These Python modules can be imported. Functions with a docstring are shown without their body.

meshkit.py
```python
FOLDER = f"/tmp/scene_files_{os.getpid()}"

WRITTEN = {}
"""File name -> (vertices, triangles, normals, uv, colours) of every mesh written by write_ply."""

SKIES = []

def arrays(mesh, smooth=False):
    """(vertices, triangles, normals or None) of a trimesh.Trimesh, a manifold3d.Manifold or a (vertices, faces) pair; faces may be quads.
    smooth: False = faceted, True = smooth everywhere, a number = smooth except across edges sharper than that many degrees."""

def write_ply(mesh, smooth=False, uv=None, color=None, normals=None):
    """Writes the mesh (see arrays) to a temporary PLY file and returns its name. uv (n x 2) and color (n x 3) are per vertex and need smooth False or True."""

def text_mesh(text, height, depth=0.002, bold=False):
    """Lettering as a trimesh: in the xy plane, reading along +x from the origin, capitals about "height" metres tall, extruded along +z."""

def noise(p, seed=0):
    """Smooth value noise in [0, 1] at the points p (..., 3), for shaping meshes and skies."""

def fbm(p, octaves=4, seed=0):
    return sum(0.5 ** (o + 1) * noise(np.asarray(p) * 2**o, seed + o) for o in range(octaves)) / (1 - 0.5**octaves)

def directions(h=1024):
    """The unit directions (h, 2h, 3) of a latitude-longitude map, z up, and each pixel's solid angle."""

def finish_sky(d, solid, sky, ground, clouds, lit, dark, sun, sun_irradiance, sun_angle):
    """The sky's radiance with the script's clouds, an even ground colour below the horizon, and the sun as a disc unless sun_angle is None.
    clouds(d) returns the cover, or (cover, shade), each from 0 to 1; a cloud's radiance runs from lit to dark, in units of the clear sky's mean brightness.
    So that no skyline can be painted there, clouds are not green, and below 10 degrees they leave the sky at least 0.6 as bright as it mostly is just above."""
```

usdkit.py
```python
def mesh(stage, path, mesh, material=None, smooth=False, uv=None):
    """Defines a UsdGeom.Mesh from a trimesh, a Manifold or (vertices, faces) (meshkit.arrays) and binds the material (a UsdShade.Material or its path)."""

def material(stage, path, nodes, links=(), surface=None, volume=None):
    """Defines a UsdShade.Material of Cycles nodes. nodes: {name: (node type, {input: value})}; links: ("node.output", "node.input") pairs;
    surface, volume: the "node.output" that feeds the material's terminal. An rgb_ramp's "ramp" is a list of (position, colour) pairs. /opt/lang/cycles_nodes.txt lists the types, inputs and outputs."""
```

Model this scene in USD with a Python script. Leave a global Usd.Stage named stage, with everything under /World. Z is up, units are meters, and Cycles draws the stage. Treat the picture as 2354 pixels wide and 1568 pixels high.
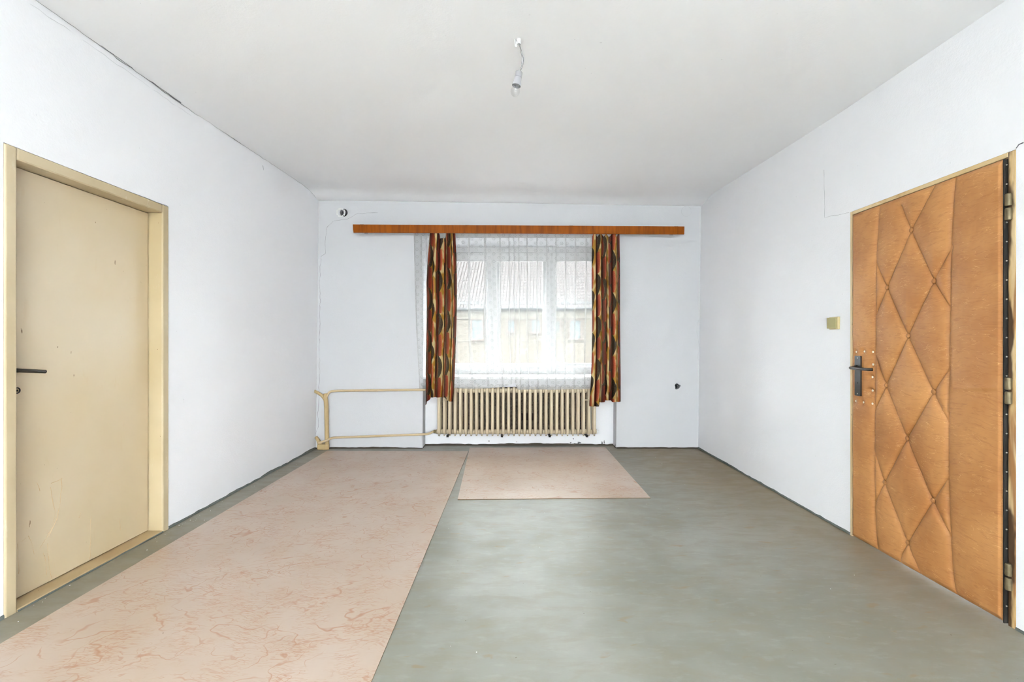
import math, random
import numpy as np, trimesh, manifold3d
import shapely.geometry as sg
import usdkit, meshkit
from pxr import Usd, UsdGeom, UsdLux, UsdShade, Gf, Sdf

stage = Usd.Stage.CreateInMemory()
UsdGeom.SetStageUpAxis(stage, "Z"); UsdGeom.SetStageMetersPerUnit(stage, 1.0)
UsdGeom.Xform.Define(stage, "/World"); UsdGeom.Scope.Define(stage, "/World/Looks")

# ------------------------------------------------------------------ camera, sky, sun, exposure
F, CU, CV, EYE = 1046.0, 1177.0, 784.0, 1.2          # focal length and centre in pixels of the 2354 x 1568 photograph
cam = UsdGeom.Camera.Define(stage, "/World/camera")
cam.AddTranslateOp().Set(Gf.Vec3d(0, 0, EYE)); cam.AddRotateXOp().Set(90.0)
cam.CreateHorizontalApertureAttr(36.0); cam.CreateVerticalApertureAttr(36.0 * 1568 / 2354)
cam.CreateFocalLengthAttr(F / 2354 * 36.0); cam.CreateClippingRangeAttr(Gf.Vec2f(0.05, 500)); cam.CreateFStopAttr(0.0)
cam.CreateExposureAttr(1.8)
sky = UsdLux.DomeLight.Define(stage, "/World/sky")
sky.CreateIntensityAttr(4.2); sky.CreateColorAttr(Gf.Vec3f(0.95, 0.975, 1.0))
sun = UsdLux.DistantLight.Define(stage, "/World/sun")
sun.CreateNormalizeAttr(True); sun.CreateIntensityAttr(7.0); sun.CreateAngleAttr(1.0); sun.CreateColorAttr(Gf.Vec3f(0.91, 0.93, 1.0))
sun.AddTransformOp().Set(Gf.Matrix4d().SetRotate(Gf.Rotation(Gf.Vec3d(0, 0, -1), Gf.Vec3d(0.40, -0.07, -0.90))))

# ------------------------------------------------------------------ helpers: back-projection of the photograph's pixels onto known planes
def at_y(u, v, y): return np.array([(u - CU) / F * y, y, EYE + (CV - v) / F * y])
def at_x(u, v, x):
    y = x * F / (u - CU); return np.array([x, y, EYE + (CV - v) / F * y])
def at_z(u, v, z=0.0):
    y = (EYE - z) * F / (v - CV); return np.array([(u - CU) / F * y, y, z])
def lin(*c): return tuple(((x / 255) / 12.92 if x / 255 <= 0.04045 else ((x / 255 + 0.055) / 1.055) ** 2.4) for x in c)

# ------------------------------------------------------------------ helpers: material graphs
class P:
    def __init__(s, g, o): s.g, s.o = g, o
    def __add__(s, b): return s.g.m("add", s, b)
    def __radd__(s, b): return s.g.m("add", b, s)
    def __sub__(s, b): return s.g.m("subtract", s, b)
    def __rsub__(s, b): return s.g.m("subtract", b, s)
    def __mul__(s, b): return s.g.m("multiply", s, b)
    def __rmul__(s, b): return s.g.m("multiply", b, s)
    def __truediv__(s, b): return s.g.m("divide", s, b)
class Node:
    def __init__(s, g, n): s._g, s._n = g, n
    def __getattr__(s, k): return P(s._g, f"{s._n}.{k}")
class G:
    def __init__(s): s.n, s.l = {}, []
    def add(s, kind, **inp):
        name, vals = f"n{len(s.n)}", {}
        s.n[name] = (kind, vals)
        for k, v in inp.items():
            if isinstance(v, P): s.l.append((v.o, f"{name}.{k}"))
            else: vals[k] = v
        return Node(s, name)
    def m(s, t, a, b=0.0, c=0.0, clamp=False): return s.add("math", math_type=t, value1=a, value2=b, value3=c, use_clamp=clamp).value
    def pos(s): return s.add("geometry").position
    def obj(s): return s.add("texture_coordinate").object
    def map(s, v, scale=(1, 1, 1), rot=(0, 0, 0), loc=(0, 0, 0)): return s.add("mapping", mapping_type="point", vector=v, scale=scale, rotation=rot, location=loc).vector
    def noise(s, v, scale, detail=2.0, rough=0.5, dist=0.0): return s.add("noise_texture", dimensions="3D", type="fBM", vector=v, scale=float(scale), detail=float(detail), roughness=float(rough), distortion=float(dist))
    def ss(s, x, a, b, lo=0.0, hi=1.0): return s.add("map_range", range_type="smoothstep", value=x, from_min=float(a), from_max=float(b), to_min=lo, to_max=hi, clamp=True).result
    def mix(s, f, a, b, t="mix"): return s.add("mix", mix_type=t, fac=f, color1=a, color2=b).color
    def vadd(s, a, b): return s.add("vector_math", math_type="add", vector1=a, vector2=b).vector
    def vscale(s, a, k): return s.add("vector_math", math_type="scale", vector1=a, scale=float(k)).vector
    def warp(s, v, scale, amount, detail=1.0):
        off = s.add("vector_math", math_type="subtract", vector1=s.noise(v, scale, detail).color, vector2=(0.5, 0.5, 0.5)).vector
        return s.vadd(v, s.vscale(off, amount))
    def veins(s, v, scale, width, detail=1.0):            # thin lines where the noise crosses its middle
        return s.ss(s.m("absolute", s.noise(v, scale, detail).fac - 0.5), width, 0.0)
    def bump(s, h, strength=0.3, dist=0.002): return s.add("bump", height=h, strength=strength, distance=dist).normal
    def done(s, name, **p):
        b = s.add("principled_bsdf", **p)
        return usdkit.material(stage, f"/World/Looks/{name}", s.n, s.l, surface=b.BSDF.o)
    def surf(s, name, o): return usdkit.material(stage, f"/World/Looks/{name}", s.n, s.l, surface=o.o)

def plain(name, color, rough=0.5, var=0.0, scale=30, bump=0.0, **p):
    g = G(); c = color
    if var or bump:
        n = g.noise(g.pos(), scale, 4)
        if var: c = g.mix(n.fac, tuple(x * (1 - var) for x in color), tuple(min(1, x * (1 + var)) for x in color))
        if bump: p["normal"] = g.bump(n.fac, bump, 0.003)
    return g.done(name, base_color=c, roughness=rough, **p)

def plaster(name, c, rough_bump=0.35):
    g = G(); p = g.pos()
    big = g.noise(p, 1.3, 3).fac; fine = g.noise(p, 110, 3).fac; mid = g.noise(p, 14, 3).fac
    col = g.mix(g.ss(big, 0.3, 0.7), tuple(x * 0.985 for x in c), c)
    speck = g.ss(g.noise(p, 55, 1).fac, 0.80, 0.84)
    col = g.mix(speck * 0.25, col, lin(150, 150, 152))
    h = fine * 0.5 + mid * 1.0
    return g.done(name, base_color=col, roughness=0.85, specular_ior_level=0.25, normal=g.bump(h, rough_bump, 0.004))

M = {}
M["wall"] = plaster("wall_plaster", (0.885, 0.886, 0.91))
M["wall_shaded"] = plaster("window_wall_plaster", (0.61, 0.613, 0.632))  # same white plaster, darkened so its colour carries the backlit shade
M["ceiling"] = plaster("ceiling_plaster", (0.93, 0.932, 0.95), 0.25)

def mat_floor():
    g = G(); p = g.pos()
    st = g.map(p, scale=(1.0, 2.6, 1.0))
    big = g.noise(g.warp(p, 1.2, 0.5), 0.8, 4, 0.6).fac
    streak = g.noise(g.warp(st, 2.0, 0.3), 4.5, 5, 0.65).fac
    c = g.mix(g.ss(big, 0.32, 0.68), lin(126, 125, 113), lin(151, 151, 143))
    c = g.mix(g.ss(streak, 0.42, 0.66) * 0.34, c, lin(138, 130, 110))
    c = g.mix(g.ss(g.noise(st, 11, 4, 0.6).fac, 0.5, 0.75) * 0.22, c, lin(166, 167, 160))
    sep = g.add("separate_xyz", vector=p)
    edge = g.ss(sep.x + sep.y * 0.35 + (big - 0.5) * 1.4, 2.1, 3.5)           # browner, dirtier paint towards the window corner
    c = g.mix(edge * 0.9, c, lin(124, 108, 78))
    stain = g.ss(g.noise(g.warp(st, 6, 0.2), 7, 3).fac, 0.64, 0.74)
    c = g.mix(stain * 0.42, c, lin(142, 114, 72))
    left = g.ss(sep.x, -1.9, -2.06)
    c = g.mix(left * 0.45, c, lin(126, 114, 88))
    speck = g.ss(g.noise(g.map(p, scale=(1, 1.8, 1)), 42, 1).fac, 0.79, 0.82)
    c = g.mix(speck * 0.7, c, lin(88, 74, 52))
    sc = g.ss(g.noise(g.map(p, scale=(1, 1, 1), loc=(7, 3, 0)), 60, 1).fac, 0.825, 0.845)
    c = g.mix(sc * 0.6, c, lin(225, 222, 212))
    r = g.ss(streak, 0.3, 0.7, 0.38, 0.52)
    h = g.noise(p, 60, 3).fac * 0.4 + streak
    return g.done("floor_paint", base_color=c, roughness=r, specular_ior_level=0.45, normal=g.bump(h, 0.25, 0.002))
M["floor"] = mat_floor()

def mat_lino():
    g = G(); p = g.pos()
    base = g.mix(g.ss(g.noise(p, 2.2, 3).fac, 0.3, 0.7), lin(184, 164, 146), lin(191, 173, 158))
    base = g.mix(g.ss(g.noise(g.warp(p, 5, 0.1), 8, 4, 0.7).fac, 0.5, 0.75) * 0.35, base, lin(182, 154, 130))
    vein = lin(168, 120, 86)
    st = g.map(p, rot=(0, 0, 0.5), scale=(1, 1.7, 1))
    a = g.veins(g.warp(st, 4.5, 0.28, 2), 3.2, 0.013) * g.ss(g.noise(p, 3.4, 2).fac, 0.46, 0.6)
    b = g.veins(g.warp(g.map(p, loc=(5, 2, 0)), 8, 0.14, 2), 7.5, 0.016) * g.ss(g.noise(g.map(p, loc=(3, 9, 0)), 5.0, 2).fac, 0.47, 0.62)
    d = g.veins(g.warp(g.map(st, loc=(1, 8, 0)), 13, 0.10, 2), 13, 0.03) * g.ss(g.noise(g.map(p, loc=(9, 1, 0)), 6.0, 2).fac, 0.48, 0.62)
    def hatch(rot, loc, sc, w, lo, hi, ms):          # bundles of fine strokes
        h = g.map(g.warp(g.map(p, loc=loc), 2.6, 0.22, 1), rot=(0, 0, rot), scale=(1, 6.0, 1))
        return g.veins(h, sc, w, 2) * g.ss(g.noise(g.map(p, loc=(loc[1], loc[0], 0)), ms, 2).fac, lo, hi)
    e1 = hatch(-0.42, (2, 4, 0), 11, 0.045, 0.47, 0.60, 4.0); e2 = hatch(-0.75, (8, 1, 0), 14, 0.05, 0.50, 0.62, 4.6); e3 = hatch(0.5, (5, 5, 0), 13, 0.04, 0.50, 0.62, 4.2)
    c = g.mix(e1 * 0.50, base, vein); c = g.mix(e2 * 0.42, c, vein); c = g.mix(e3 * 0.36, c, vein)
    c = g.mix(d * 0.5, c, vein); c = g.mix(b * 0.6, c, vein); c = g.mix(a * 0.7, c, vein)
    speck = g.ss(g.noise(p, 48, 1).fac, 0.80, 0.825)
    c = g.mix(speck * 0.6, c, lin(110, 84, 62))
    return g.done("linoleum", base_color=c, roughness=0.36, specular_ior_level=0.5, normal=g.bump(g.noise(p, 9, 2).fac, 0.1, 0.004))
M["lino"] = mat_lino()
M["lino_edge"] = plain("linoleum_back", lin(120, 96, 66), 0.8)

def mat_paint(name, light, dark, wear, rough=0.35, wear_amt=0.6, scale=6.0, axis=(1, 1, 0.25)):
    g = G(); p = g.pos(); s = g.map(p, scale=axis)
    c = g.mix(g.ss(g.noise(p, 1.6, 3).fac, 0.3, 0.7), dark, light)
    w = g.ss(g.noise(g.warp(s, scale, 0.1), scale * 2.2, 5, 0.7).fac, 0.60, 0.72)
    c = g.mix(w * wear_amt, c, wear)
    chip = g.ss(g.noise(g.map(p, scale=(1, 1, 0.5)), 38, 2).fac, 0.76, 0.79)
    c = g.mix(chip * 0.8, c, lin(120, 92, 58))
    return g.done(name, base_color=c, roughness=rough, normal=g.bump(g.noise(p, 28, 3).fac, 0.12, 0.003))
M["cream_door"] = mat_paint("cream_door_paint", lin(212, 196, 168), lin(206, 187, 152), lin(202, 178, 138), 0.38, 0.25)
M["cream_frame"] = mat_paint("cream_frame_paint", lin(204, 188, 156), lin(186, 168, 132), lin(222, 216, 200), 0.4, 0.5)
M["threshold"] = mat_paint("threshold_wood", lin(196, 176, 138), lin(176, 150, 110), lin(150, 124, 84), 0.55, 0.7, 9, (1, 0.2, 1))
def mat_scratch():
    g = G(); p = g.pos()
    return g.done("scuff_marks", base_color=g.mix(g.noise(p, 40, 2).fac, lin(216, 190, 150), lin(204, 172, 130)), roughness=0.5)
M["scuff"] = mat_scratch()

def mat_oldframe():
    g = G(); p = g.pos(); by = g.add("separate_xyz", vector=p).y
    s = g.map(p, scale=(1, 1, 0.14))
    grain = g.noise(g.warp(s, 5, 0.15), 22, 5, 0.65).fac
    c = g.mix(g.ss(grain, 0.3, 0.7), lin(196, 160, 104), lin(222, 200, 158))
    c = g.mix(g.ss(g.noise(g.warp(s, 5, 0.1), 16, 3).fac, 0.5, 0.6) * 0.8, c, lin(150, 96, 44))
    c = g.mix(g.ss(g.noise(g.map(p, loc=(2, 5, 1), scale=(1, 1, 0.35)), 7, 4, 0.6).fac + (by - 1.902) * 9.0, 0.47, 0.58) * 0.93, c, lin(62, 36, 16))
    return g.done("old_frame_wood", base_color=c, roughness=0.55, normal=g.bump(grain, 0.3, 0.002))
M["old_frame"] = mat_oldframe()
M["old_frame_light"] = mat_paint("old_frame_paint", lin(222, 200, 156), lin(204, 172, 118), lin(178, 130, 74), 0.5, 0.75, 6, (1, 0.25, 1))

def mat_leather():
    g = G(); p = g.pos()
    c = g.mix(g.ss(g.noise(g.warp(p, 3, 0.2), 3.2, 4, 0.6).fac, 0.3, 0.7), lin(176, 118, 66), lin(198, 142, 86))
    s1 = g.map(g.warp(p, 4, 0.07, 1), rot=(0.5, 0, 0), scale=(1, 1, 5.0))
    mott = g.noise(g.warp(s1, 7, 0.2), 18, 4, 0.7).fac
    c = g.mix(g.ss(mott, 0.48, 0.72) * 0.45, c, lin(154, 96, 52))
    a = g.veins(s1, 10, 0.011, 2) * g.ss(g.noise(p, 15, 3).fac, 0.50, 0.62)
    s2 = g.map(g.warp(p, 5, 0.06, 1), rot=(-0.45, 0, 0), scale=(1, 1, 4.5), loc=(3, 1, 2))
    b = g.veins(s2, 12, 0.012, 2) * g.ss(g.noise(g.map(p, loc=(4, 4, 4)), 15, 3).fac, 0.51, 0.62)
    c = g.mix(a * 0.6, c, lin(226, 178, 122)); c = g.mix(b * 0.5, c, lin(228, 178, 118))
    h = mott * 0.5 - (a + b) * 0.4 + g.noise(p, 260, 2).fac * 0.25
    return g.done("tan_leatherette", base_color=c, roughness=0.46, specular_ior_level=0.4, normal=g.bump(h, 0.2, 0.002))
M["leather"] = mat_leather()
M["black"] = plain("black_enamel", (0.012, 0.011, 0.010), 0.28)
M["blackstrip"] = plain("black_band", (0.010, 0.008, 0.006), 0.6)
M["blackhandle"] = plain("black_lever_plastic", (0.012, 0.008, 0.005), 0.16)
M["tack"] = plain("tack_head", lin(242, 230, 206), 0.25)
M["nail"] = plain("nail_head", lin(205, 200, 190), 0.3, metallic=0.6)
M["steel"] = plain("worn_steel", lin(110, 98, 72), 0.45, 0.4, 60, 0.3, metallic=0.5)
M["gap"] = plain("dark_gap", (0.02, 0.018, 0.015), 0.9)
M["crack"] = plain("crack_grey", lin(112, 112, 116), 0.9, 0.5, 20)  # plain dark grey for cracks, bare spots and the coiled wire
M["crack_faint"] = plain("hairline_crack", lin(186, 187, 190), 0.9, 0.12, 20)
M["paint_edge"] = plain("edge_paint", lin(98, 104, 100), 0.7, 0.35, 25, 0.3)
M["paint_edge_dark"] = plain("edge_grime", lin(66, 58, 46), 0.8, 0.4, 25, 0.3)
M["radiator"] = plain("radiator_enamel", lin(203, 187, 158), 0.36, 0.04, 12)
M["pipe"] = plain("pipe_enamel", lin(202, 180, 142), 0.38, 0.06, 10, 0.05)
M["pipe_dark"] = plain("lagging_paint", lin(186, 162, 116), 0.5, 0.12, 14, 0.2)
M["brass"] = plain("dull_fitting", lin(120, 104, 66), 0.5, 0.3, 60, metallic=0.4)
def mat_backing():
    g = G(); p = g.pos(); n = g.noise(g.map(p, scale=(1, 1, 0.5)), 90, 3, 0.7).fac
    return g.done("brown_backing", base_color=g.mix(g.ss(n, 0.35, 0.65), lin(72, 58, 44), lin(132, 118, 98)), roughness=0.5, normal=g.bump(n, 0.6, 0.006))
M["backing"] = mat_backing()
M["darkwood"] = plain("dark_red_board", lin(52, 24, 14), 0.6)
M["white_plastic"] = plain("white_plastic", lin(226, 226, 224), 0.35)
M["grey_plastic"] = plain("grey_box_plastic", lin(140, 140, 142), 0.5)
M["box_inside"] = plain("box_interior", lin(70, 70, 74), 0.7, 0.5, 90)
M["socket"] = plain("lamp_holder_plastic", lin(160, 160, 163), 0.4)
M["stub"] = plain("painted_stub", lin(205, 205, 206), 0.6)
M["wire"] = plain("grey_wire", lin(120, 120, 122), 0.5)
M["switch_face"] = plain("olive_switch_plastic", lin(158, 150, 100), 0.35)
M["switch_plate"] = plain("yellowed_plate_plastic", lin(206, 188, 140), 0.35)
M["metal_grey"] = plain("grey_metal", lin(150, 150, 152), 0.4, 0.3, 120, metallic=0.5)
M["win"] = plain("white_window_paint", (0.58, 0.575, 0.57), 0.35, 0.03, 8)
M["sill"] = plain("white_sill_paint", (0.84, 0.84, 0.84), 0.35, 0.03, 8)
def mat_wood():
    g = G(); p = g.pos()
    s = g.map(p, scale=(1, 1, 0.10))
    n = g.noise(s, 26, 4, 0.6).fac; n2 = g.noise(g.map(p, scale=(1, 1, 0.05)), 150, 3).fac
    c = g.mix(g.ss(n, 0.32, 0.68), lin(128, 62, 3), lin(154, 80, 6))
    c = g.mix(g.ss(n2, 0.5, 0.7) * 0.3, c, lin(104, 40, 2))
    return g.done("orange_veneer", base_color=c, roughness=0.45, specular_ior_level=0.15)
M["veneer"] = mat_wood()
def mat_glass(name, tint=(0.96, 0.98, 0.97), refl=0.035):
    g = G(); f = g.m("power", g.add("layer_weight", blend=0.5).facing, 5.0) * 0.85 + refl
    mixed = g.add("mix_closure", fac=f, closure1=g.add("transparent_bsdf", color=tint).BSDF, closure2=g.add("glossy_bsdf", color=(1, 1, 1), roughness=0.02).BSDF)
    return g.surf(name, mixed.closure)
M["pane"] = mat_glass("window_glass")
M["dimmed_pane"] = mat_glass("dimmed_window_glass", (0.80, 0.81, 0.81), 0.008)  # grey tint and weak reflection put in to dim the view outside
M["bulb"] = mat_glass("bulb_glass", (0.95, 0.95, 0.95))

def mat_net():
    g = G(); uv = g.add("separate_xyz", vector=g.add("texture_coordinate").UV); x, y = uv.x, uv.y     # metres across and down the cloth
    tot = None
    for ox, oy in ((0.0, 0.0), (0.5, 0.5)):
        fx = (g.m("fraction", x / 0.100 + ox) - 0.5) * 0.100; fy = (g.m("fraction", y / 0.083 + oy) - 0.5) * 0.083
        r = g.m("sqrt", fx * fx + fy * fy); ang = g.m("arctan2", fy, fx)
        ro = g.m("cosine", ang * 6.0) * 0.0022 + 0.0140
        ring = g.ss(g.m("absolute", r - ro), 0.0026, 0.0010); dot = g.ss(r, 0.0042, 0.0022)
        k = g.m("maximum", ring, dot); tot = k if tot is None else g.m("maximum", tot, k)
    wv = g.m("multiply", g.m("absolute", g.m("sine", x * 1400.0)), 1.0)
    base = g.noise(g.map(g.add("combine_xyz", x=x, y=y, z=0.0).vector, scale=(1, 0.12, 1)), 26, 2).fac * 0.12 + 0.30
    tape = g.ss(y, 0.066, 0.062)
    sc = g.m("absolute", g.m("sine", x * (math.pi / 0.074)))
    hem = g.ss(y + sc * 0.022, 1.700, 1.712)
    op = base + tot * 0.34 + tape * 0.34 + hem * 0.30
    edge = g.ss(g.m("absolute", y - 1.712 + sc * 0.022), 0.006, 0.002)
    op = g.m("minimum", op + edge * 0.25, 0.95)
    thread = g.add("mix_closure", fac=0.5, closure1=g.add("diffuse_bsdf", color=g.mix(g.m("minimum", tot * 1.0, 1.0), (0.72, 0.715, 0.71), (0.45, 0.44, 0.43))).BSDF, closure2=g.add("translucent_bsdf", color=g.mix(g.m("minimum", tot * 1.0, 1.0), (0.40, 0.395, 0.39), (0.18, 0.215, 0.21))).BSDF).closure
    return g.surf("lace_net", g.add("mix_closure", fac=op, closure1=g.add("transparent_bsdf", color=(1, 1, 1)).BSDF, closure2=thread).closure)
M["net"] = mat_net()

def mat_drape():
    g = G(); uv = g.add("separate_xyz", vector=g.add("texture_coordinate").UV); x, y = uv.x, uv.y
    PX, PY = 0.104, 0.232
    col = g.m("floor", x / PX); fx = g.m("fraction", x / PX)
    yy = y / PY + g.m("fraction", col * 0.37) * 1.0
    row = g.m("floor", yy); fy = g.m("fraction", yy)
    alt = g.m("floored_modulo", row + col, 2.0)                       # 0: brown crescent, 1: rust block
    bow = g.m("sine", fy * math.pi)
    grain = g.noise(g.map(g.add("combine_xyz", x=x, y=y, z=0.0).vector, scale=(0.30, 1, 1)), 330, 1).fac
    jag = (grain - 0.5) * 0.55
    cream = g.mix(g.ss(g.noise(g.add("combine_xyz", x=x, y=y, z=3.0).vector, 9, 1).fac, 0.42, 0.58), lin(204, 186, 144), lin(172, 134, 54))
    # rust block: dark rust at its left to light orange at its bowed right edge
    t = fx / (0.66 + bow * 0.12)
    rust = g.add("rgb_ramp", fac=t + jag, ramp=[(0.0, lin(44, 16, 6)), (0.3, lin(92, 30, 14)), (0.62, lin(134, 50, 30)), (0.88, lin(176, 90, 58)), (1.0, lin(196, 134, 92))], interpolate=True).color
    inr = g.ss(t, 1.03, 0.99)
    A = g.mix(inr, cream, rust)
    # crescent: brown, bowed to the right, rust inside its hollow
    lo, hi = 0.12 + bow * 0.26, 0.44 + bow * 0.40
    brown = g.mix(g.ss(grain, 0.58, 0.66), lin(42, 25, 11), lin(120, 90, 56))
    inb = g.ss(fx - hi, 0.012, -0.012) * g.ss(fx - lo, -0.012, 0.012)
    inner = g.add("rgb_ramp", fac=fx / (lo + 0.05) + jag, ramp=[(0.0, lin(168, 84, 54)), (0.5, lin(122, 42, 24)), (1.0, lin(70, 24, 10))], interpolate=True).color
    B = g.mix(g.ss(fx - lo, 0.0, -0.02), cream, inner); B = g.mix(inb, B, brown)
    c = g.mix(alt, B, A)
    c = g.add("gamma", color=c, gamma=1.28).color
    weave = g.noise(g.add("combine_xyz", x=x, y=y, z=0.0).vector, 900, 1).fac
    d = g.add("principled_bsdf", base_color=c, roughness=0.6, specular_ior_level=0.2, normal=g.bump(weave, 0.15, 0.0015)).BSDF
    tr = g.add("translucent_bsdf", color=g.mix(0.25, c, (0.9, 0.8, 0.5))).BSDF
    return g.surf("patterned_drapery", g.add("mix_closure", fac=0.13, closure1=d, closure2=tr).closure)
M["drape"] = mat_drape()
M["facade"] = plain("facade_render", lin(78, 71, 60), 0.9, 0.03, 2)
M["facade_light"] = plain("facade_band", lin(88, 83, 72), 0.9)
M["facade_pink"] = plain("facade_surround", lin(80, 68, 60), 0.9)
M["roof"] = plain("roof_tile", lin(58, 54, 52), 0.8, 0.15, 1.5, specular_ior_level=0.1)
M["gutter"] = plain("gutter_zinc", lin(40, 43, 43), 0.7, specular_ior_level=0.1)
M["house_glass"] = plain("house_window_glass", lin(82, 91, 93), 0.4, specular_ior_level=0.1)
M["street"] = plain("street_ground", lin(74, 73, 72), 0.95, 0.08, 1)

# ------------------------------------------------------------------ helpers: prims
used = {}
def path_for(name, parent):
    base = f"{parent.GetPath()}/" if parent else "/World/"
    k = base + name; n = used.get(k, 0); used[k] = n + 1
    return k if n == 0 else f"{k}_{n:03d}"
def tag(pr, label=None, cat=None, group=None, kind=None):
    for k, v in (("label", label), ("category", cat), ("group", group), ("kind", kind)):
        if v: pr.SetCustomDataByKey(k, v)
    return pr
def thing(name, label, cat=None, loc=(0, 0, 0), group=None, kind=None, parent=None):
    x = UsdGeom.Xform.Define(stage, path_for(name, parent)); x.AddTranslateOp().Set(Gf.Vec3d(*map(float, loc)))
    pr = tag(x.GetPrim(), label, cat, group, kind); pr_loc[str(pr.GetPath())] = np.array(loc, float)
    return pr
pr_loc = {}
def origin(pr):
    o = np.zeros(3)
    while pr and str(pr.GetPath()) not in ("/", "/World"):
        o = o + pr_loc.get(str(pr.GetPath()), 0); pr = pr.GetParent()
    return o
def mesh(name, m, mat, parent=None, smooth=False, uv=None, label=None, cat=None, group=None, kind=None):
    """World-space mesh defined under its parent (whose origin is taken off)."""
    if isinstance(m, list): m = trimesh.util.concatenate(m)
    v, f, n = meshkit.arrays(m, False)
    if parent is not None: v = v - origin(parent)
    mm = usdkit.mesh(stage, path_for(name, parent), (v, f), M[mat], smooth=smooth, uv=uv)
    return tag(mm.GetPrim(), label, cat, group, kind)

def box(lo, hi):
    lo, hi = np.minimum(lo, hi).astype(float), np.maximum(lo, hi).astype(float)
    b = trimesh.creation.box(hi - lo); b.apply_translation((lo + hi) / 2); return b
def rbox(lo, hi, r=0.004, seg=8):
    lo, hi = np.minimum(lo, hi).astype(float), np.maximum(lo, hi).astype(float)
    r = min(r, (hi - lo).min() * 0.49); pts = []
    s = trimesh.creation.uv_sphere(r, count=[seg // 2 + 1, seg]).vertices
    for a in (lo[0] + r, hi[0] - r):
        for b in (lo[1] + r, hi[1] - r):
            for c in (lo[2] + r, hi[2] - r): pts.append(s + [a, b, c])
    return trimesh.convex.convex_hull(np.vstack(pts))
def tube(points, radii, sides=10, cap=True, flat=None):
    p = np.asarray(points, float); n = len(p)
    t = np.gradient(p, axis=0); t /= np.linalg.norm(t, axis=1, keepdims=True) + 1e-12
    a = np.cross(t[0], [0, 0, 1.0] if abs(t[0][2]) < 0.9 else [1.0, 0, 0]); a /= np.linalg.norm(a); A = []
    for i in range(n):
        a = a - t[i] * (a @ t[i]); a /= np.linalg.norm(a); A.append(a.copy())
    A = np.array(A); B = np.cross(t, A); ang = np.arange(sides) * 2 * np.pi / sides
    r = np.broadcast_to(radii, (n,))[:, None, None]
    v = p[:, None] + r * (np.cos(ang)[None, :, None] * A[:, None] + np.sin(ang)[None, :, None] * B[:, None])
    i, j = np.meshgrid(np.arange(n - 1), np.arange(sides), indexing="ij"); k = (j + 1) % sides
    q = np.stack([i * sides + j, (i + 1) * sides + j, (i + 1) * sides + k, i * sides + k], -1).reshape(-1, 4)
    f = np.vstack([q[:, [0, 1, 2]], q[:, [0, 2, 3]]]); v = v.reshape(-1, 3)
    if cap:
        v = np.vstack([v, p[0], p[-1]]); s = np.arange(sides); e = (n - 1) * sides
        f = np.vstack([f, np.stack([np.full(sides, len(v) - 2), s, (s + 1) % sides], 1), np.stack([np.full(sides, len(v) - 1), e + (s + 1) % sides, e + s], 1)])
    m = trimesh.Trimesh(v, f, process=False); m.fix_normals(); return m
def rounded(points, r=0.03, n=6):
    """Polyline with its corners rounded."""
    p = [np.asarray(x, float) for x in points]; out = [p[0]]
    for a, b, c in zip(p, p[1:], p[2:]):
        da, dc = a - b, c - b; la, lc = np.linalg.norm(da), np.linalg.norm(dc); d = min(r, la * 0.45, lc * 0.45)
        s, e = b + da / la * d, b + dc / lc * d
        for k in range(n + 1):
            w = k / n; out.append((1 - w) ** 2 * s + 2 * w * (1 - w) * b + w * w * e)
    return np.array(out + [p[-1]])
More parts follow.
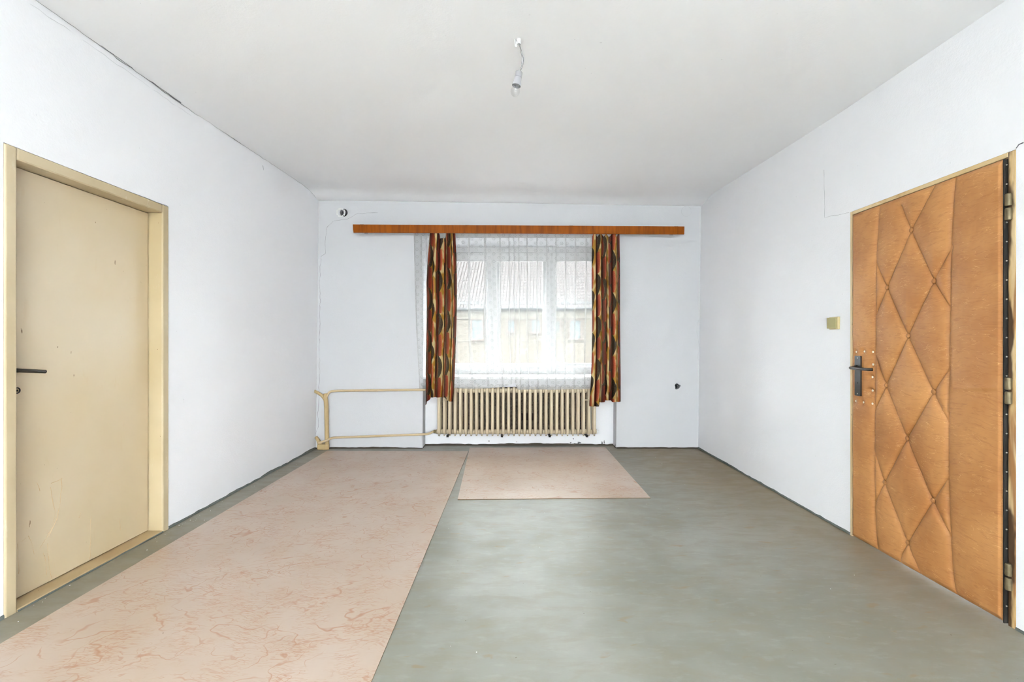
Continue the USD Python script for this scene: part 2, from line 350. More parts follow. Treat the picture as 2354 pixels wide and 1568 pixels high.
def disc(c, axis, r, h, seg=24, dome=0.0):
    """Cylinder (or domed button) centred at c along axis."""
    prof = [(0, -h / 2), (r, -h / 2), (r, h / 2 - dome)] + [(r * math.cos(a), h / 2 - dome + dome * math.sin(a)) for a in np.linspace(0.3, math.pi / 2, 5)] if dome else [(0, -h / 2), (r, -h / 2), (r, h / 2), (0, h / 2)]
    if dome: prof[-1] = (0, h / 2)
    m = trimesh.creation.revolve(np.array(prof), sections=seg)
    m.apply_transform(trimesh.geometry.align_vectors([0, 0, 1], axis)); m.apply_translation(c); return m
def lathe(prof, c, axis=(0, 0, 1), seg=24):
    m = trimesh.creation.revolve(np.array(prof, float), sections=seg)
    m.apply_transform(trimesh.geometry.align_vectors([0, 0, 1], axis)); m.apply_translation(c); return m
def extrude(poly, depth): return trimesh.util.concatenate([trimesh.creation.extrude_polygon(q, depth, engine="earcut") for q in getattr(poly, "geoms", [poly])])
def grid(V):
    """(n, m, 3) points to a mesh of quads."""
    n, m = V.shape[:2]; i, j = np.meshgrid(np.arange(n - 1), np.arange(m - 1), indexing="ij")
    q = np.stack([i * m + j, (i + 1) * m + j, (i + 1) * m + j + 1, i * m + j + 1], -1).reshape(-1, 4)
    return trimesh.Trimesh(V.reshape(-1, 3), np.vstack([q[:, [0, 1, 2]], q[:, [0, 2, 3]]]), process=False)

# ------------------------------------------------------------------ the room
XL, XR, YB, YF = -2.195, 2.094, 5.08, -5.0
def lean(v):
    """The old walls lean to the right a little towards the window corner, and the window wall is not quite square."""
    v = np.array(v, float); k = np.clip((v[:, 1] - 3.0) / 2.1, 0, 1)
    v[:, 0] += k * (0.034 * v[:, 2] / 2.8) * np.clip(np.abs(v[:, 0]) / 2.1, 0, 1) + k * np.where(v[:, 0] < -1.8, 0.004, np.where(v[:, 0] > 1.8, -0.016, 0))
    return v
def ceil_z(x, y):
    s = np.clip((x - XL) / (XR - XL), 0, 1); right = 2.676 + 0.0090 * np.clip(y - 1.9, -1, 4) + 0.0034 * np.clip(y - 1.9, 0, 4) ** 2
    z = 2.804 * (1 - s) + right * s
    d = np.maximum(YB - y, 0); wob = 0.6 + 0.8 * meshkit.noise(np.stack([x * 1.1, x * 0, x * 0], -1), 4)
    return z + 0.055 * (1 - np.exp(-(d / 0.20) ** 1.8)) * wob * np.clip((y - 3) / 2, 0, 1) - 0.036 + 0.006 * meshkit.noise(np.stack([x, y, x * 0], -1) * 0.8, 7)
def wall_mesh(poly, axis, inner, outer, size=0.35):
    """Wall with openings: polygon in (x or y, z), extruded from its inner face to its outer face, then leant."""
    cuts = [-50.0, 3.0, 3.4, 3.8, 4.2, 4.6, 5.0, 50.0] if axis == "x" else [-50.0, 50.0]; parts = []
    for a, b in zip(cuts, cuts[1:]):                      # strips, so that the leaning wall stays closed
        m = extrude(poly.intersection(sg.box(a, -5, b, 9)), abs(outer - inner)); v = m.vertices; q = inner + (outer - inner) * v[:, 2] / abs(outer - inner)
        v = np.stack([v[:, 0], q, v[:, 1]], 1) if axis == "y" else np.stack([q, v[:, 0], v[:, 1]], 1)
        m = trimesh.Trimesh(lean(v), m.faces, process=False); m.fix_normals(); parts.append(m)
    return trimesh.util.concatenate(parts)

DL = (1.964, 2.906, 2.058)      # left door: frame from y to y, top
DR = (1.890, 2.815, 1.997)      # right door
NX0, NX1, NZ = -0.998, 1.163, 2.351   # window niche
SKY_Y = -3.4     # behind the camera the room goes on under an added glazed roof
rng = np.random.default_rng(5)

floor = thing("floor", "grey-green painted screed floor, worn and speckled, under pink sheets", kind="structure")
mesh("screed", box((XL - 0.05, YF - 0.3, -0.12), (XR + 0.05, YB + 0.16, 0.0)), "floor", floor)
ceiling = thing("ceiling", "white plastered ceiling, slightly sagging, curved down at the window wall", kind="structure")
gx, gy = np.meshgrid(np.linspace(XL - 0.12, XR + 0.12, 90), np.concatenate([np.linspace(SKY_Y, 4.4, 60), np.linspace(4.45, YB + 0.1, 46)]), indexing="ij")
low = np.stack([gx, gy, ceil_z(gx, gy)], -1); up = low.copy(); up[..., 2] = 3.05
cm = grid(low[:, ::-1]); ct = grid(up)
mesh("ceiling_plaster", cm, "ceiling", ceiling, smooth=True)
mesh("ceiling_slab", box((XL - 0.3, SKY_Y, 2.72), (XR + 0.3, SKY_Y + 0.12, 3.1)), "ceiling", ceiling)
mesh("ceiling_slab", box((XL - 0.3, SKY_Y, 3.0), (XR + 0.3, YB + 0.6, 3.2)), "ceiling", ceiling)

wl = thing("wall_left", "white plastered left wall with a cream painted door and cracked ceiling edge", kind="structure")
mesh("plaster", wall_mesh(sg.Polygon([(YF - 0.3, -0.1), (YB + 0.7, -0.1), (YB + 0.7, 3.0), (YF - 0.3, 3.0)]).difference(sg.box(DL[0], -0.2, DL[1], DL[2])), "x", XL, XL - 0.28), "wall", wl)
wr = thing("wall_right", "white plastered right wall with a tan padded door and light switch", kind="structure")
mesh("plaster", wall_mesh(sg.Polygon([(YF - 0.3, -0.1), (YB + 0.7, -0.1), (YB + 0.7, 3.0), (YF - 0.3, 3.0)]).difference(sg.box(DR[0], -0.2, DR[1], DR[2])), "x", XR, XR + 0.28), "wall", wr)
# window wall: openings for the window niche and two wall boxes
wb = thing("wall_back", "white window wall with a deep niche, hairline cracks and ragged foot", kind="structure")
BOX = at_y(783.5, 489, YB); HOLE = at_y(1559, 888.5, YB)
ang = np.linspace(0, 2 * np.pi, 23)[:-1]
hole_poly = sg.Polygon([(HOLE[0] + 0.030 * (1 + 0.16 * math.sin(3 * a + 1) + 0.1 * math.sin(7 * a)) * math.cos(a), HOLE[2] + 0.031 * (1 + 0.16 * math.sin(3 * a + 1) + 0.1 * math.sin(5 * a)) * math.sin(a)) for a in ang])
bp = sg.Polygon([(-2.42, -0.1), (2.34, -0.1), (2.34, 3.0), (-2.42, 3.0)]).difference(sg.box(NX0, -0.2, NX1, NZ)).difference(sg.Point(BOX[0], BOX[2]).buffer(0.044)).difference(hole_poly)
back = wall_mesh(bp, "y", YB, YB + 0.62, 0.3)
mesh("plaster", back, "wall_shaded", wb)
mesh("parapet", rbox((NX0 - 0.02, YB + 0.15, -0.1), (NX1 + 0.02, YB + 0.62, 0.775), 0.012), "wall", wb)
# wall behind the camera
wf = thing("wall_front", "plain white wall behind the camera", kind="structure")
mesh("plaster", wall_mesh(sg.Polygon([(-2.5, -0.1), (2.4, -0.1), (2.4, 2.9), (-2.5, 2.9)]), "y", YF, YF - 0.3, 2.0), "wall", wf)
w4 = thing("window_2", "added glazed roof behind the camera that lets in fill daylight", kind="structure")  # unseen roof glazing, added to bring fill daylight into the room
for x in np.linspace(XL + 0.02, XR - 0.02, 5): mesh("glazing_bar", rbox((x - 0.025, YF - 0.1, 2.86), (x + 0.025, SKY_Y + 0.02, 2.94)), "win", w4)
for a, b in zip(np.linspace(XL, XR, 5), np.linspace(XL, XR, 5)[1:]): mesh("pane", box((a, YF - 0.1, 2.945), (b, SKY_Y + 0.01, 2.951)), "pane", w4)

# ragged painted edge where the floor paint runs up the wall
def ragged(pts, inward, lo, hi, mat, parent, step=0.02, seed=0, thick=0.004):
    pts = np.array(pts, float); L = np.concatenate([[0], np.cumsum(np.linalg.norm(np.diff(pts, axis=0), axis=1))])
    s = np.arange(0, L[-1] + step, step); x = np.interp(s, L, pts[:, 0]); y = np.interp(s, L, pts[:, 1])
    h = lo + (hi - lo) * (0.65 * meshkit.noise(np.stack([s * 4, s * 0, s * 0], -1), seed) + 0.35 * meshkit.noise(np.stack([s * 22, s * 0, s * 0], -1), seed + 1))
    n = np.array(inward, float); rows = []
    for off, z in ((-0.004, 0 * h), (thick, 0 * h), (thick, h * 0.75), (thick * 0.4, h), (-0.004, h)):
        v = lean(np.stack([x, y, z], 1)); v[:, :2] += n * off; rows.append(v)
    m = grid(np.stack(rows, 0)); m.fix_normals(); mesh("painted_edge", m, mat, parent)
ragged([(XL, DL[1]), (XL, YB)], (1, 0), 0.008, 0.028, "paint_edge", wl, seed=1)
ragged([(XL, YF), (XL, DL[0])], (1, 0), 0.01, 0.03, "paint_edge", wl, seed=3)
ragged([(XR, DR[1]), (XR, YB)], (-1, 0), 0.006, 0.022, "paint_edge", wr, seed=5)
ragged([(XR, YF), (XR, DR[0])], (-1, 0), 0.008, 0.026, "paint_edge", wr, seed=6)
ragged([(XL, YB), (NX0, YB)], (0, -1), 0.004, 0.022, "paint_edge_dark", wb, seed=7)
ragged([(NX0, YB + 0.15), (NX1, YB + 0.15)], (0, -1), 0.008, 0.030, "paint_edge_dark", wb, seed=8)
ragged([(NX1, YB), (XR, YB)], (0, -1), 0.006, 0.022, "paint_edge_dark", wb, seed=9)
ragged([(NX0, YB), (NX0, YB + 0.15)], (1, 0), 0.006, 0.02, "paint_edge_dark", wb, seed=10)
ragged([(NX1, YB), (NX1, YB + 0.15)], (-1, 0), 0.006, 0.02, "paint_edge_dark", wb, seed=11)

ragged([(XL + 0.0045, DL[0] + 0.05), (XL + 0.0045, DL[1] - 0.05)], (1, 0), 0.004, 0.011, "paint_edge", wl, seed=12)
# cracks: a thin open joint that follows the plaster
def crack(pts, w, mat, parent, jag=0.004, seed=0, step=0.012, name="crack"):
    p = np.array(pts, float); L = np.concatenate([[0], np.cumsum(np.linalg.norm(np.diff(p, axis=0), axis=1))])
    n = max(3, int(L[-1] / step)); s = np.linspace(0, L[-1], n); q = np.stack([np.interp(s, L, p[:, k]) for k in range(3)], 1)
    r = np.random.default_rng(seed); wd = np.interp(s, L, np.broadcast_to(w, (len(p),))) * (0.5 + 1.0 * meshkit.noise(np.stack([s * 30, s * 0, s * 0], -1), seed))
    for k in range(3): q[:, k] += jag * (meshkit.noise(np.stack([s * 24, s * 0 + k * 9, s * 0], -1), seed + 3 + k) - 0.5) * 2 * (1 if np.ptp(p[:, k]) > 1e-3 or k == 2 else 0)
    mesh(name, tube(q, wd / 2, 4), mat, parent)
def ceil_y(u, v):
    y = 3.0
    for _ in range(60): y = (ceil_z(np.array((u - CU) / F * y), np.array(y)) - EYE) * F / (CV - v)
    return np.array([(u - CU) / F * y, y, EYE + (CV - v) / F * y])
def wall_l(u, v): return lean([at_x(u, v, XL)])[0]
def on_wall_l(u, v):           # left wall, allowing for the lean
    x = XL
    for _ in range(8):
        p = at_x(u, v, x); x = lean([[XL, p[1], p[2]]])[0][0]
    return at_x(u, v, x + 0.001)
def on_wall_r(u, v):
    x = XR
    for _ in range(8):
        p = at_x(u, v, x); x = lean([[XR, p[1], p[2]]])[0][0]
    return at_x(u, v, x - 0.001)
def corner_l(y, dx=0.002, dz=0.0):
    x = lean([[XL, y, 2.78]])[0][0] + dx; return np.array([x, y, float(ceil_z(np.array(x), np.array(y))) + dz])
ys = np.linspace(1.7, 5.0, 24)
crack([corner_l(y, 0.004, -0.003) for y in ys], [0.0026 if 2.4 < y < 3.0 else 0.0015 for y in ys], "crack", wl, 0.004, 11)
crack([corner_l(y, 0.012, -0.001) for y in np.linspace(2.75, 3.0, 5)], 0.006, "crack", wl, 0.003, 12)
crack([corner_l(y, 0.010, -0.001) for y in np.linspace(2.42, 2.62, 5)], 0.004, "crack", wl, 0.003, 13)
crack([corner_l(y, 0.006, -0.001) for y in np.linspace(3.55, 3.7, 5)], 0.004, "crack", wl, 0.003, 14)
crack([corner_l(y, 0.002, -0.035) for y in np.linspace(1.9, 3.1, 10)], 0.0012, "crack_faint", wl, 0.004, 15)
B = lambda u, v: at_y(u, v, YB - 0.0005)
crack([B(*q) for q in ((868, 488), (842, 489), (820, 492), (798, 503), (783, 505), (766, 508), (753, 520), (749, 540), (747, 570), (748, 582), (738, 590), (736, 615), (735, 660), (736, 700))], 0.0018, "crack", wb, 0.006, 21)
crack([B(*q) for q in ((735, 700), (735, 740), (734, 810), (735, 850), (733, 885), (732, 940), (731, 980), (724, 1010), (725, 1025))], 0.0022, "crack", wb, 0.006, 22)
crack([B(*q) for q in ((720, 440), (735, 446), (770, 445), (850, 443), (916, 447))], 0.0016, "crack_faint", wb, 0.003, 23)
crack([at_y(*q, YB - 0.001) for q in ((1604, 680), (1606, 712), (1612, 722), (1605, 740), (1601, 755), (1606, 790), (1608, 800), (1604, 820), (1608, 840))], 0.0016, "crack_faint", wb, 0.003, 24)
C0 = at_y(1578, 486, YB - 0.0005)
crack([C0 + [0.056 * math.cos(a), 0, 0.056 * math.sin(a)] for a in np.linspace(0.4, 6.3, 30)], 0.0018, "crack_faint", wb, 0.001, 25)
crack([on_wall_l(604, 380), on_wall_l(606, 390)], 0.005, "crack_faint", wl, 0.004, 26)
crack([on_wall_r(*q) for q in ((1894, 390), (1895, 440), (1896, 500), (1920, 495), (1952, 489))], 0.0018, "crack_faint", wr, 0.002, 27)
crack([on_wall_r(*q) for q in ((2336, 342), (2340, 334), (2347, 331), (2353, 328))], 0.005, "crack", wr, 0.002, 28)
crack([on_wall_l(*q) for q in ((40, 350), (120, 378), (200, 405), (290, 438), (387, 474))], 0.0012, "crack", wl, 0.002, 29)
for seed, (u, v, w, h) in enumerate([(1312, 1018, 3, 3), (1321, 1021, 2, 5), (1331, 1018, 8, 4), (1384, 1018, 3, 7), (1389, 1016, 2, 8), (1414, 1024, 2, 5), (1318, 1009, 2, 3), (1188, 1016, 2, 2), (1124, 1014, 3, 2)]):   # bare spots in the parapet's foot
    yy = YB + 0.149 if u < 1407 else YB - 0.001; a = at_y(u, v, yy); sx, sz = w * 0.0025, h * 0.0025
    mesh("bare_spot", extrude(sg.Polygon([(sx * (1 + 0.4 * math.sin(3 * t + seed)) * math.cos(t), sz * (1 + 0.4 * math.cos(5 * t + seed)) * math.sin(t)) for t in np.linspace(0, 6.28, 14)[:-1]]).buffer(0), 0.002).apply_transform(np.array([[1, 0, 0, a[0]], [0, 0, -1, yy + 0.001], [0, 1, 0, a[2]], [0, 0, 0, 1.0]])), "crack", wb)

# ------------------------------------------------------------------ window
WY = 5.58
w1 = thing("window_1", "white triple casement window in the niche behind the net", kind="structure")
zt, zb = NZ, 0.7985
def px_x(u, y): return (u - CU) / F * y
m1, m2 = px_x(1132, WY), px_x(1265.5, WY)
for a, b, nm in ((NX0, NX0 + 0.05, "frame_jamb"), (NX1 - 0.05, NX1, "frame_jamb"), (m1 - 0.028, m1 + 0.028, "mullion"), (m2 - 0.028, m2 + 0.028, "mullion")):
    mesh(nm, rbox((a, WY - 0.02, zb), (b, WY + 0.08, zt), 0.004), "win", w1)
mesh("frame_head", rbox((NX0 + 0.05, WY - 0.015, zt - 0.07), (NX1 - 0.05, WY + 0.08, zt), 0.004), "win", w1)
mesh("frame_foot", rbox((NX0 + 0.05, WY - 0.015, zb), (NX1 - 0.05, WY + 0.08, zb + 0.032), 0.004), "win", w1)
def sash(x0, x1, y, st, zlo, zhi, rail_t, rail_b):
    s = thing("sash", None, parent=w1)
    pieces = [rbox((x0, y, zlo), (x0 + st, y + 0.042, zhi), 0.004), rbox((x1 - st, y, zlo), (x1, y + 0.042, zhi), 0.004),
              rbox((x0, y + 0.001, zhi - rail_t), (x1, y + 0.041, zhi), 0.004), rbox((x0, y + 0.001, zlo), (x1, y + 0.041, zlo + rail_b), 0.004)]
    for q, nm in zip(pieces, ("stile", "stile", "rail", "rail")): mesh(nm, q, "win", s)
    mesh("pane", box((x0 + st - 0.005, y + 0.019, zlo + rail_b - 0.005), (x1 - st + 0.005, y + 0.022, zhi - rail_t + 0.005)), "dimmed_pane", s)
    return s
xs = [(NX0 + 0.035, m1 - 0.012), (m1 + 0.012, m2 - 0.012), (m2 + 0.012, NX1 - 0.035)]
for i, (a, b) in enumerate(xs):
    sash(a, b, WY - 0.035, 0.046, zb + 0.032, zt - 0.075, 0.105, 0.052)
    sash(a + 0.02, b - 0.02, WY + 0.15, 0.05, zb + 0.05, zt - 0.06, 0.07, 0.07)
for a, b in ((NX0, NX0 + 0.04), (NX1 - 0.04, NX1), (m1 - 0.03, m1 + 0.03), (m2 - 0.03, m2 + 0.03)):
    mesh("outer_post", rbox((a, WY + 0.13, zb), (b, WY + 0.2, zt), 0.004), "win", w1)
mesh("outer_head", rbox((NX0, WY + 0.13, zt - 0.06), (NX1, WY + 0.2, zt), 0.004), "win", w1)
for u, v in ((1118, 802), (1206, 808)):
    a = at_y(u, v, WY - 0.05); mesh("latch", tube([a + [0.03, 0.014, 0.035], a + [0.02, -0.01, 0.02], a, a + [-0.025, 0, -0.03]], 0.006, 8), "white_plastic", w1, smooth=True)
a = at_y(1120, 640.5, WY - 0.04); mesh("hook", tube([a + [-0.04, 0, 0], a + [0.01, 0, 0.001]], 0.003, 6), "steel", w1)
a = at_y(1265, 571, WY - 0.04); mesh("latch", rbox(a - [0.02, 0.01, 0.02], a + [0.02, 0.02, 0.015], 0.004), "white_plastic", w1)
mesh("window_sill", rbox((NX0, 5.115, 0.768), (NX1, WY, 0.798), 0.006), "sill", w1)
mesh("outer_foot", rbox((NX0, WY + 0.075, zb - 0.03), (NX1, WY + 0.24, zb + 0.05), 0.004), "win", w1)

# ------------------------------------------------------------------ left door (cream)
d1 = thing("door_1", "cream painted flush door in a worn cream frame, in the left wall", kind="structure")
y0, y1, zd = DL; XF = XL + 0.006; XI = XL - 0.16; LX = XL - 0.082
mesh("frame_post", rbox((XI, y1 - 0.054, -0.005), (XF, y1, zd), 0.010), "cream_frame", d1, smooth=35)
mesh("frame_post", rbox((XI, y0, -0.005), (XF, y0 + 0.052, zd), 0.010), "cream_frame", d1, smooth=35)
mesh("frame_head", rbox((XI, y0 + 0.050, zd - 0.056), (XF - 0.001, y1 - 0.052, zd), 0.010), "cream_frame", d1, smooth=35)
mesh("threshold", rbox((XI, y0 + 0.050, -0.01), (XL + 0.004, y1 - 0.052, 0.012), 0.004), "threshold", d1)
leaf = mesh("leaf", rbox((LX - 0.04, y0 + 0.054, 0.016), (LX, y1 - 0.0585, zd - 0.059), 0.003), "cream_door", d1)
mesh("frame_stop", box((LX - 0.06, y0 + 0.04, 0.0), (LX - 0.042, y1 - 0.04, zd - 0.04)), "gap", d1)
hp = lambda u, v, off: at_x(u, v, LX + off)
a, b = hp(104, 853, 0.045), hp(45, 851, 0.045)
hy0 = b[1] - 0.02
path = rounded([[LX - 0.002, hy0, b[2]], [LX + 0.045, hy0, b[2]], [LX + 0.045, a[1], a[2] - 0.002]], 0.03, 8)
hm = tube(path, np.interp(np.linspace(0, 1, len(path)), [0, 0.3, 1], [0.009, 0.0105, 0.0085]), 12); hm.vertices[:, 2] = b[2] + (hm.vertices[:, 2] - b[2]) * 1.05
mesh("door_handle", hm, "blackhandle", d1, smooth=True, label="black lever handle")
k = hp(38.5, 898, 0.0); mesh("keyhole_ring", tube([[LX + 0.002, k[1] + 0.0115 * math.cos(t), k[2] + 0.0125 * math.sin(t)] for t in np.linspace(0, 2 * math.pi, 25)], 0.0028, 6, cap=False), "black", d1, smooth=True, label="black keyhole ring")
mesh("keyhole", disc([LX, k[1], k[2]], (1, 0, 0), 0.005, 0.002), "gap", d1)
for i, pts in enumerate([[(118, 1120), (122, 1150), (126, 1190), (118, 1215), (92, 1260)], [(142, 1100), (140, 1140), (134, 1185), (112, 1235)], [(66, 1230), (72, 1250), (78, 1275)], [(110, 1250), (113, 1300), (120, 1330)], [(210, 1185), (208, 1230), (206, 1290)], [(86, 1110), (90, 1118), (92, 1128)], [(40, 1250), (43, 1290), (41, 1320)], [(180, 1190), (186, 1178)], [(100, 1270), (106, 1300), (107, 1320)], [(276, 1190), (277, 1220)], [(116, 1112), (130, 1106), (146, 1098)], [(60, 1235), (48, 1245)]]):
    crack([at_x(u, v, LX - 0.0006) for u, v in pts], 0.0028, "scuff", d1, 0.004, 60 + i, name="scuff_mark")

# ------------------------------------------------------------------ right door (padded)
d2 = thing("door_2", "tan quilted leatherette padded door in an old wooden frame, in the right wall", kind="structure")
y0, y1, zd = DR; PX = XR - 0.016; PB = XR + 0.004
LY0, LY1, LZ0, LZ1 = 1.925, 2.795, 0.006, 1.974
mesh("frame_post", rbox((XR - 0.001, y0, -0.005), (XR + 0.12, y0 + 0.031, zd), 0.004), "old_frame", d2, label="hinge post with scraped, stained paint")
mesh("frame_post", rbox((XR - 0.003, y1 - 0.017, -0.005), (XR + 0.12, y1, zd), 0.004), "old_frame_light", d2)
mesh("frame_head", rbox((XR - 0.002, y0 + 0.030, zd - 0.021), (XR + 0.12, y1 - 0.016, zd), 0.003), "old_frame_light", d2)
mesh("leaf_board", box((XR + 0.012, LY0 + 0.004, LZ0), (XR + 0.045, LY1 - 0.001, LZ1)), "blackstrip", d2)
def Q(u, v): return at_x(u, v, PX + 0.004)[1:]
btn = [(2089, 529), (2034, 661), (2141, 646), (2082, 772), (2032, 886), (2140, 901), (2080, 1008), (2028, 1109), (2139, 1151), (2081, 1248)]
ls = [(2018, 470), (2013, 530), (2009, 600), (2008, 720), (2007, 850), (2007, 900), (2006, 1000), (2005, 1060), (2007, 1150), (2009, 1220), (2014, 1275)]
rs = [(2191, 400), (2184, 490), (2181, 570), (2179, 660), (2177, 760), (2176, 850), (2175, 950), (2174, 1060), (2176, 1140), (2180, 1230), (2184, 1310), (2193, 1372)]
seams = list(zip(ls, ls[1:])) + list(zip(rs, rs[1:]))
seams += [((2063, 455), btn[0]), ((2068, 475), btn[0]), ((2144, 425), btn[0]), (btn[0], btn[1]), (btn[0], btn[2]), ((2009, 603), btn[1]), (btn[1], (2010, 722)), (btn[1], btn[3]), ((2181, 568), btn[2]), (btn[2], (2178, 708)), (btn[2], btn[3]),
          (btn[3], btn[4]), (btn[3], btn[5]), ((2009, 822), btn[4]), (btn[4], (2008, 940)), (btn[4], btn[6]), ((2177, 845), btn[5]), (btn[5], (2174, 970)), (btn[5], btn[6]), (btn[6], btn[7]), (btn[6], btn[8]),
          ((2007, 1042), btn[7]), (btn[7], (2007, 1155)), (btn[7], btn[9]), ((2174, 1098), btn[8]), (btn[8], (2178, 1230)), (btn[8], btn[9]), (btn[9], (2066, 1278)), ((2066, 1278), (2063, 1310)), (btn[9], (2098, 1290)), ((2098, 1290), (2120, 1340))]
seams.remove(((2063, 455), btn[0]))
seg = [(Q(*a), Q(*b)) for a, b in seams]
NYg, NZg = 340, 740
py, pz = np.meshgrid(np.linspace(LY0, LY1, NYg), np.linspace(LZ0, LZ1, NZg), indexing="ij")
dist = np.zeros(py.shape)
for a, b in seg:
    ab = b - a; t = np.clip(((py - a[0]) * ab[0] + (pz - a[1]) * ab[1]) / (ab @ ab), 0, 1)
    dist += np.exp(-np.hypot(py - a[0] - t * ab[0], pz - a[1] - t * ab[1]) / 0.006)
dist = np.clip(-0.006 * np.log(np.maximum(dist, 1e-12)), 0, None)          # smooth distance to the nearest seam
h = 0.0140 * (1 - np.exp(-dist / 0.009)) + 0.0060 * (1 - np.exp(-(dist / 0.055) ** 2))
ed = np.minimum.reduce([py - LY0, LY1 - py, pz - LZ0, LZ1 - pz])
h = h * np.sqrt(np.clip(ed / 0.022, 0.02, 1)) * (0.9 + 0.1 * np.clip(ed / 0.08, 0, 1))
for u, v in btn:
    q = Q(u, v); h -= 0.006 * np.exp(-((py - q[0]) ** 2 + (pz - q[1]) ** 2) / 0.014 ** 2)
tacks = [(1965, 809), (1984, 808), (2001, 809), (2001, 838), (2000, 867), (2000, 898), (1964, 922), (1982, 925), (2000, 928)]
for u, v in tacks:
    q = Q(u, v); r2 = (py - q[0]) ** 2 + (pz - q[1]) ** 2; h -= 0.0100 * np.exp(-r2 / 0.019 ** 2) + 0.003 * np.exp(-r2 / 0.010 ** 2)
h += 0.0016 * (meshkit.fbm(np.stack([py * 9, pz * 7, py * 0], -1), 3, 2) - 0.5) + 0.0006 * (meshkit.noise(np.stack([py * 60, pz * 22, py * 0], -1), 9) - 0.5)
q = Q(2265, 892); h += 0.004 * np.exp(-((pz - q[1] + (py - q[0]) * 0.12) / 0.010) ** 2 - ((py - q[0]) / 0.10) ** 2)      # a pulled crease by the hinge
hx = PB - np.clip(h, 0, None)
def pad_x(y, z):
    i = int(round((y - LY0) / (LY1 - LY0) * (NYg - 1))); j = int(round((z - LZ0) / (LZ1 - LZ0) * (NZg - 1))); return hx[min(max(i, 0), NYg - 1), min(max(j, 0), NZg - 1)]
mesh("padding", grid(np.stack([hx, py, pz], -1)[:, ::-1]), "leather", d2, smooth=True)
mesh("edge_band", rbox((PX + 0.003, LY0 - 0.002, LZ0), (XR + 0.03, LY0 + 0.004, LZ1 - 0.004), 0.001), "blackstrip", d2, label="black nailed band along the hinge edge")
for z in np.linspace(0.08, LZ1 - 0.03, 24): mesh("band_nail", disc([PX + 0.011, LY0 - 0.003, z], (0, -1, 0), 0.0032, 0.003, 8), "nail", d2)
for u, v in btn:
    y, z = Q(u, v); mesh("button", disc([pad_x(y, z) - 0.003, y, z], (-1, 0, 0), 0.0125, 0.009, 20, 0.005), "leather", d2, smooth=40)
for u, v in tacks:
    y, z = Q(u, v); mesh("tack", disc([pad_x(y, z) - 0.001, y, z], (-1, 0, 0), 0.0075, 0.005, 14, 0.003), "tack", d2, smooth=40)
# handle plate, lever, hinges
pa, pb = at_x(1966, 818, PX - 0.004), at_x(1979.5, 911, PX - 0.004); hpX = PX - 0.005
pl = extrude(sg.box(pb[1], pb[2], pa[1], pa[2]).buffer(-0.004).buffer(0.004).difference(sg.Point((pa[1] + pb[1]) / 2, at_x(1971, 880, hpX)[2]).buffer(0.004)), 0.008)
pl.apply_transform(np.array([[0, 0, 1, hpX - 0.003], [1, 0, 0, 0], [0, 1, 0, 0], [0, 0, 0, 1.0]]))
lk = thing("lock_plate", None, parent=d2)
mesh("plate", pl, "black", lk)
ym = (pa[1] + pb[1]) / 2
for v in (823, 905): mesh("screw", disc([hpX - 0.003, ym, at_x(1972, v, hpX)[2]], (-1, 0, 0), 0.0035, 0.002, 10), "nail", lk)
zl = at_x(1971, 847, PX - 0.05)[2]; lx = PX - 0.055
e1 = at_x(1990, 847, lx)[1]; e0 = at_x(1951, 847, lx)[1]
sp = at_x(1971, 847, hpX)[1]
mesh("rosette", disc([hpX - 0.008, sp, zl + 0.003], (-1, 0, 0), 0.013, 0.012, 18), "black", lk)
path = rounded([[hpX - 0.004, sp, zl + 0.003], [lx, sp - 0.003, zl], [lx - 0.002, e1 - 0.025, zl - 0.001], [lx + 0.008, e1 - 0.04, zl]], 0.016, 6)
mesh("door_handle", tube(path, 0.0088, 12), "blackhandle", d2, smooth=True, label="black lever handle")
for v in (479, 898, 1322):
    z = at_x(2313, v, XR)[2]; g_ = thing("hinge", None, parent=d2)
    for s in (0, 1):
        zz = z + (0.003 if s else -0.057); mesh("knuckle", lathe([(0, 0), (0.010, 0.003), (0.0115, 0.006), (0.0115, 0.050), (0.009, 0.054), (0, 0.054)], (XR - 0.009, LY0 - 0.014, zz), seg=14), "steel", g_, smooth=40)

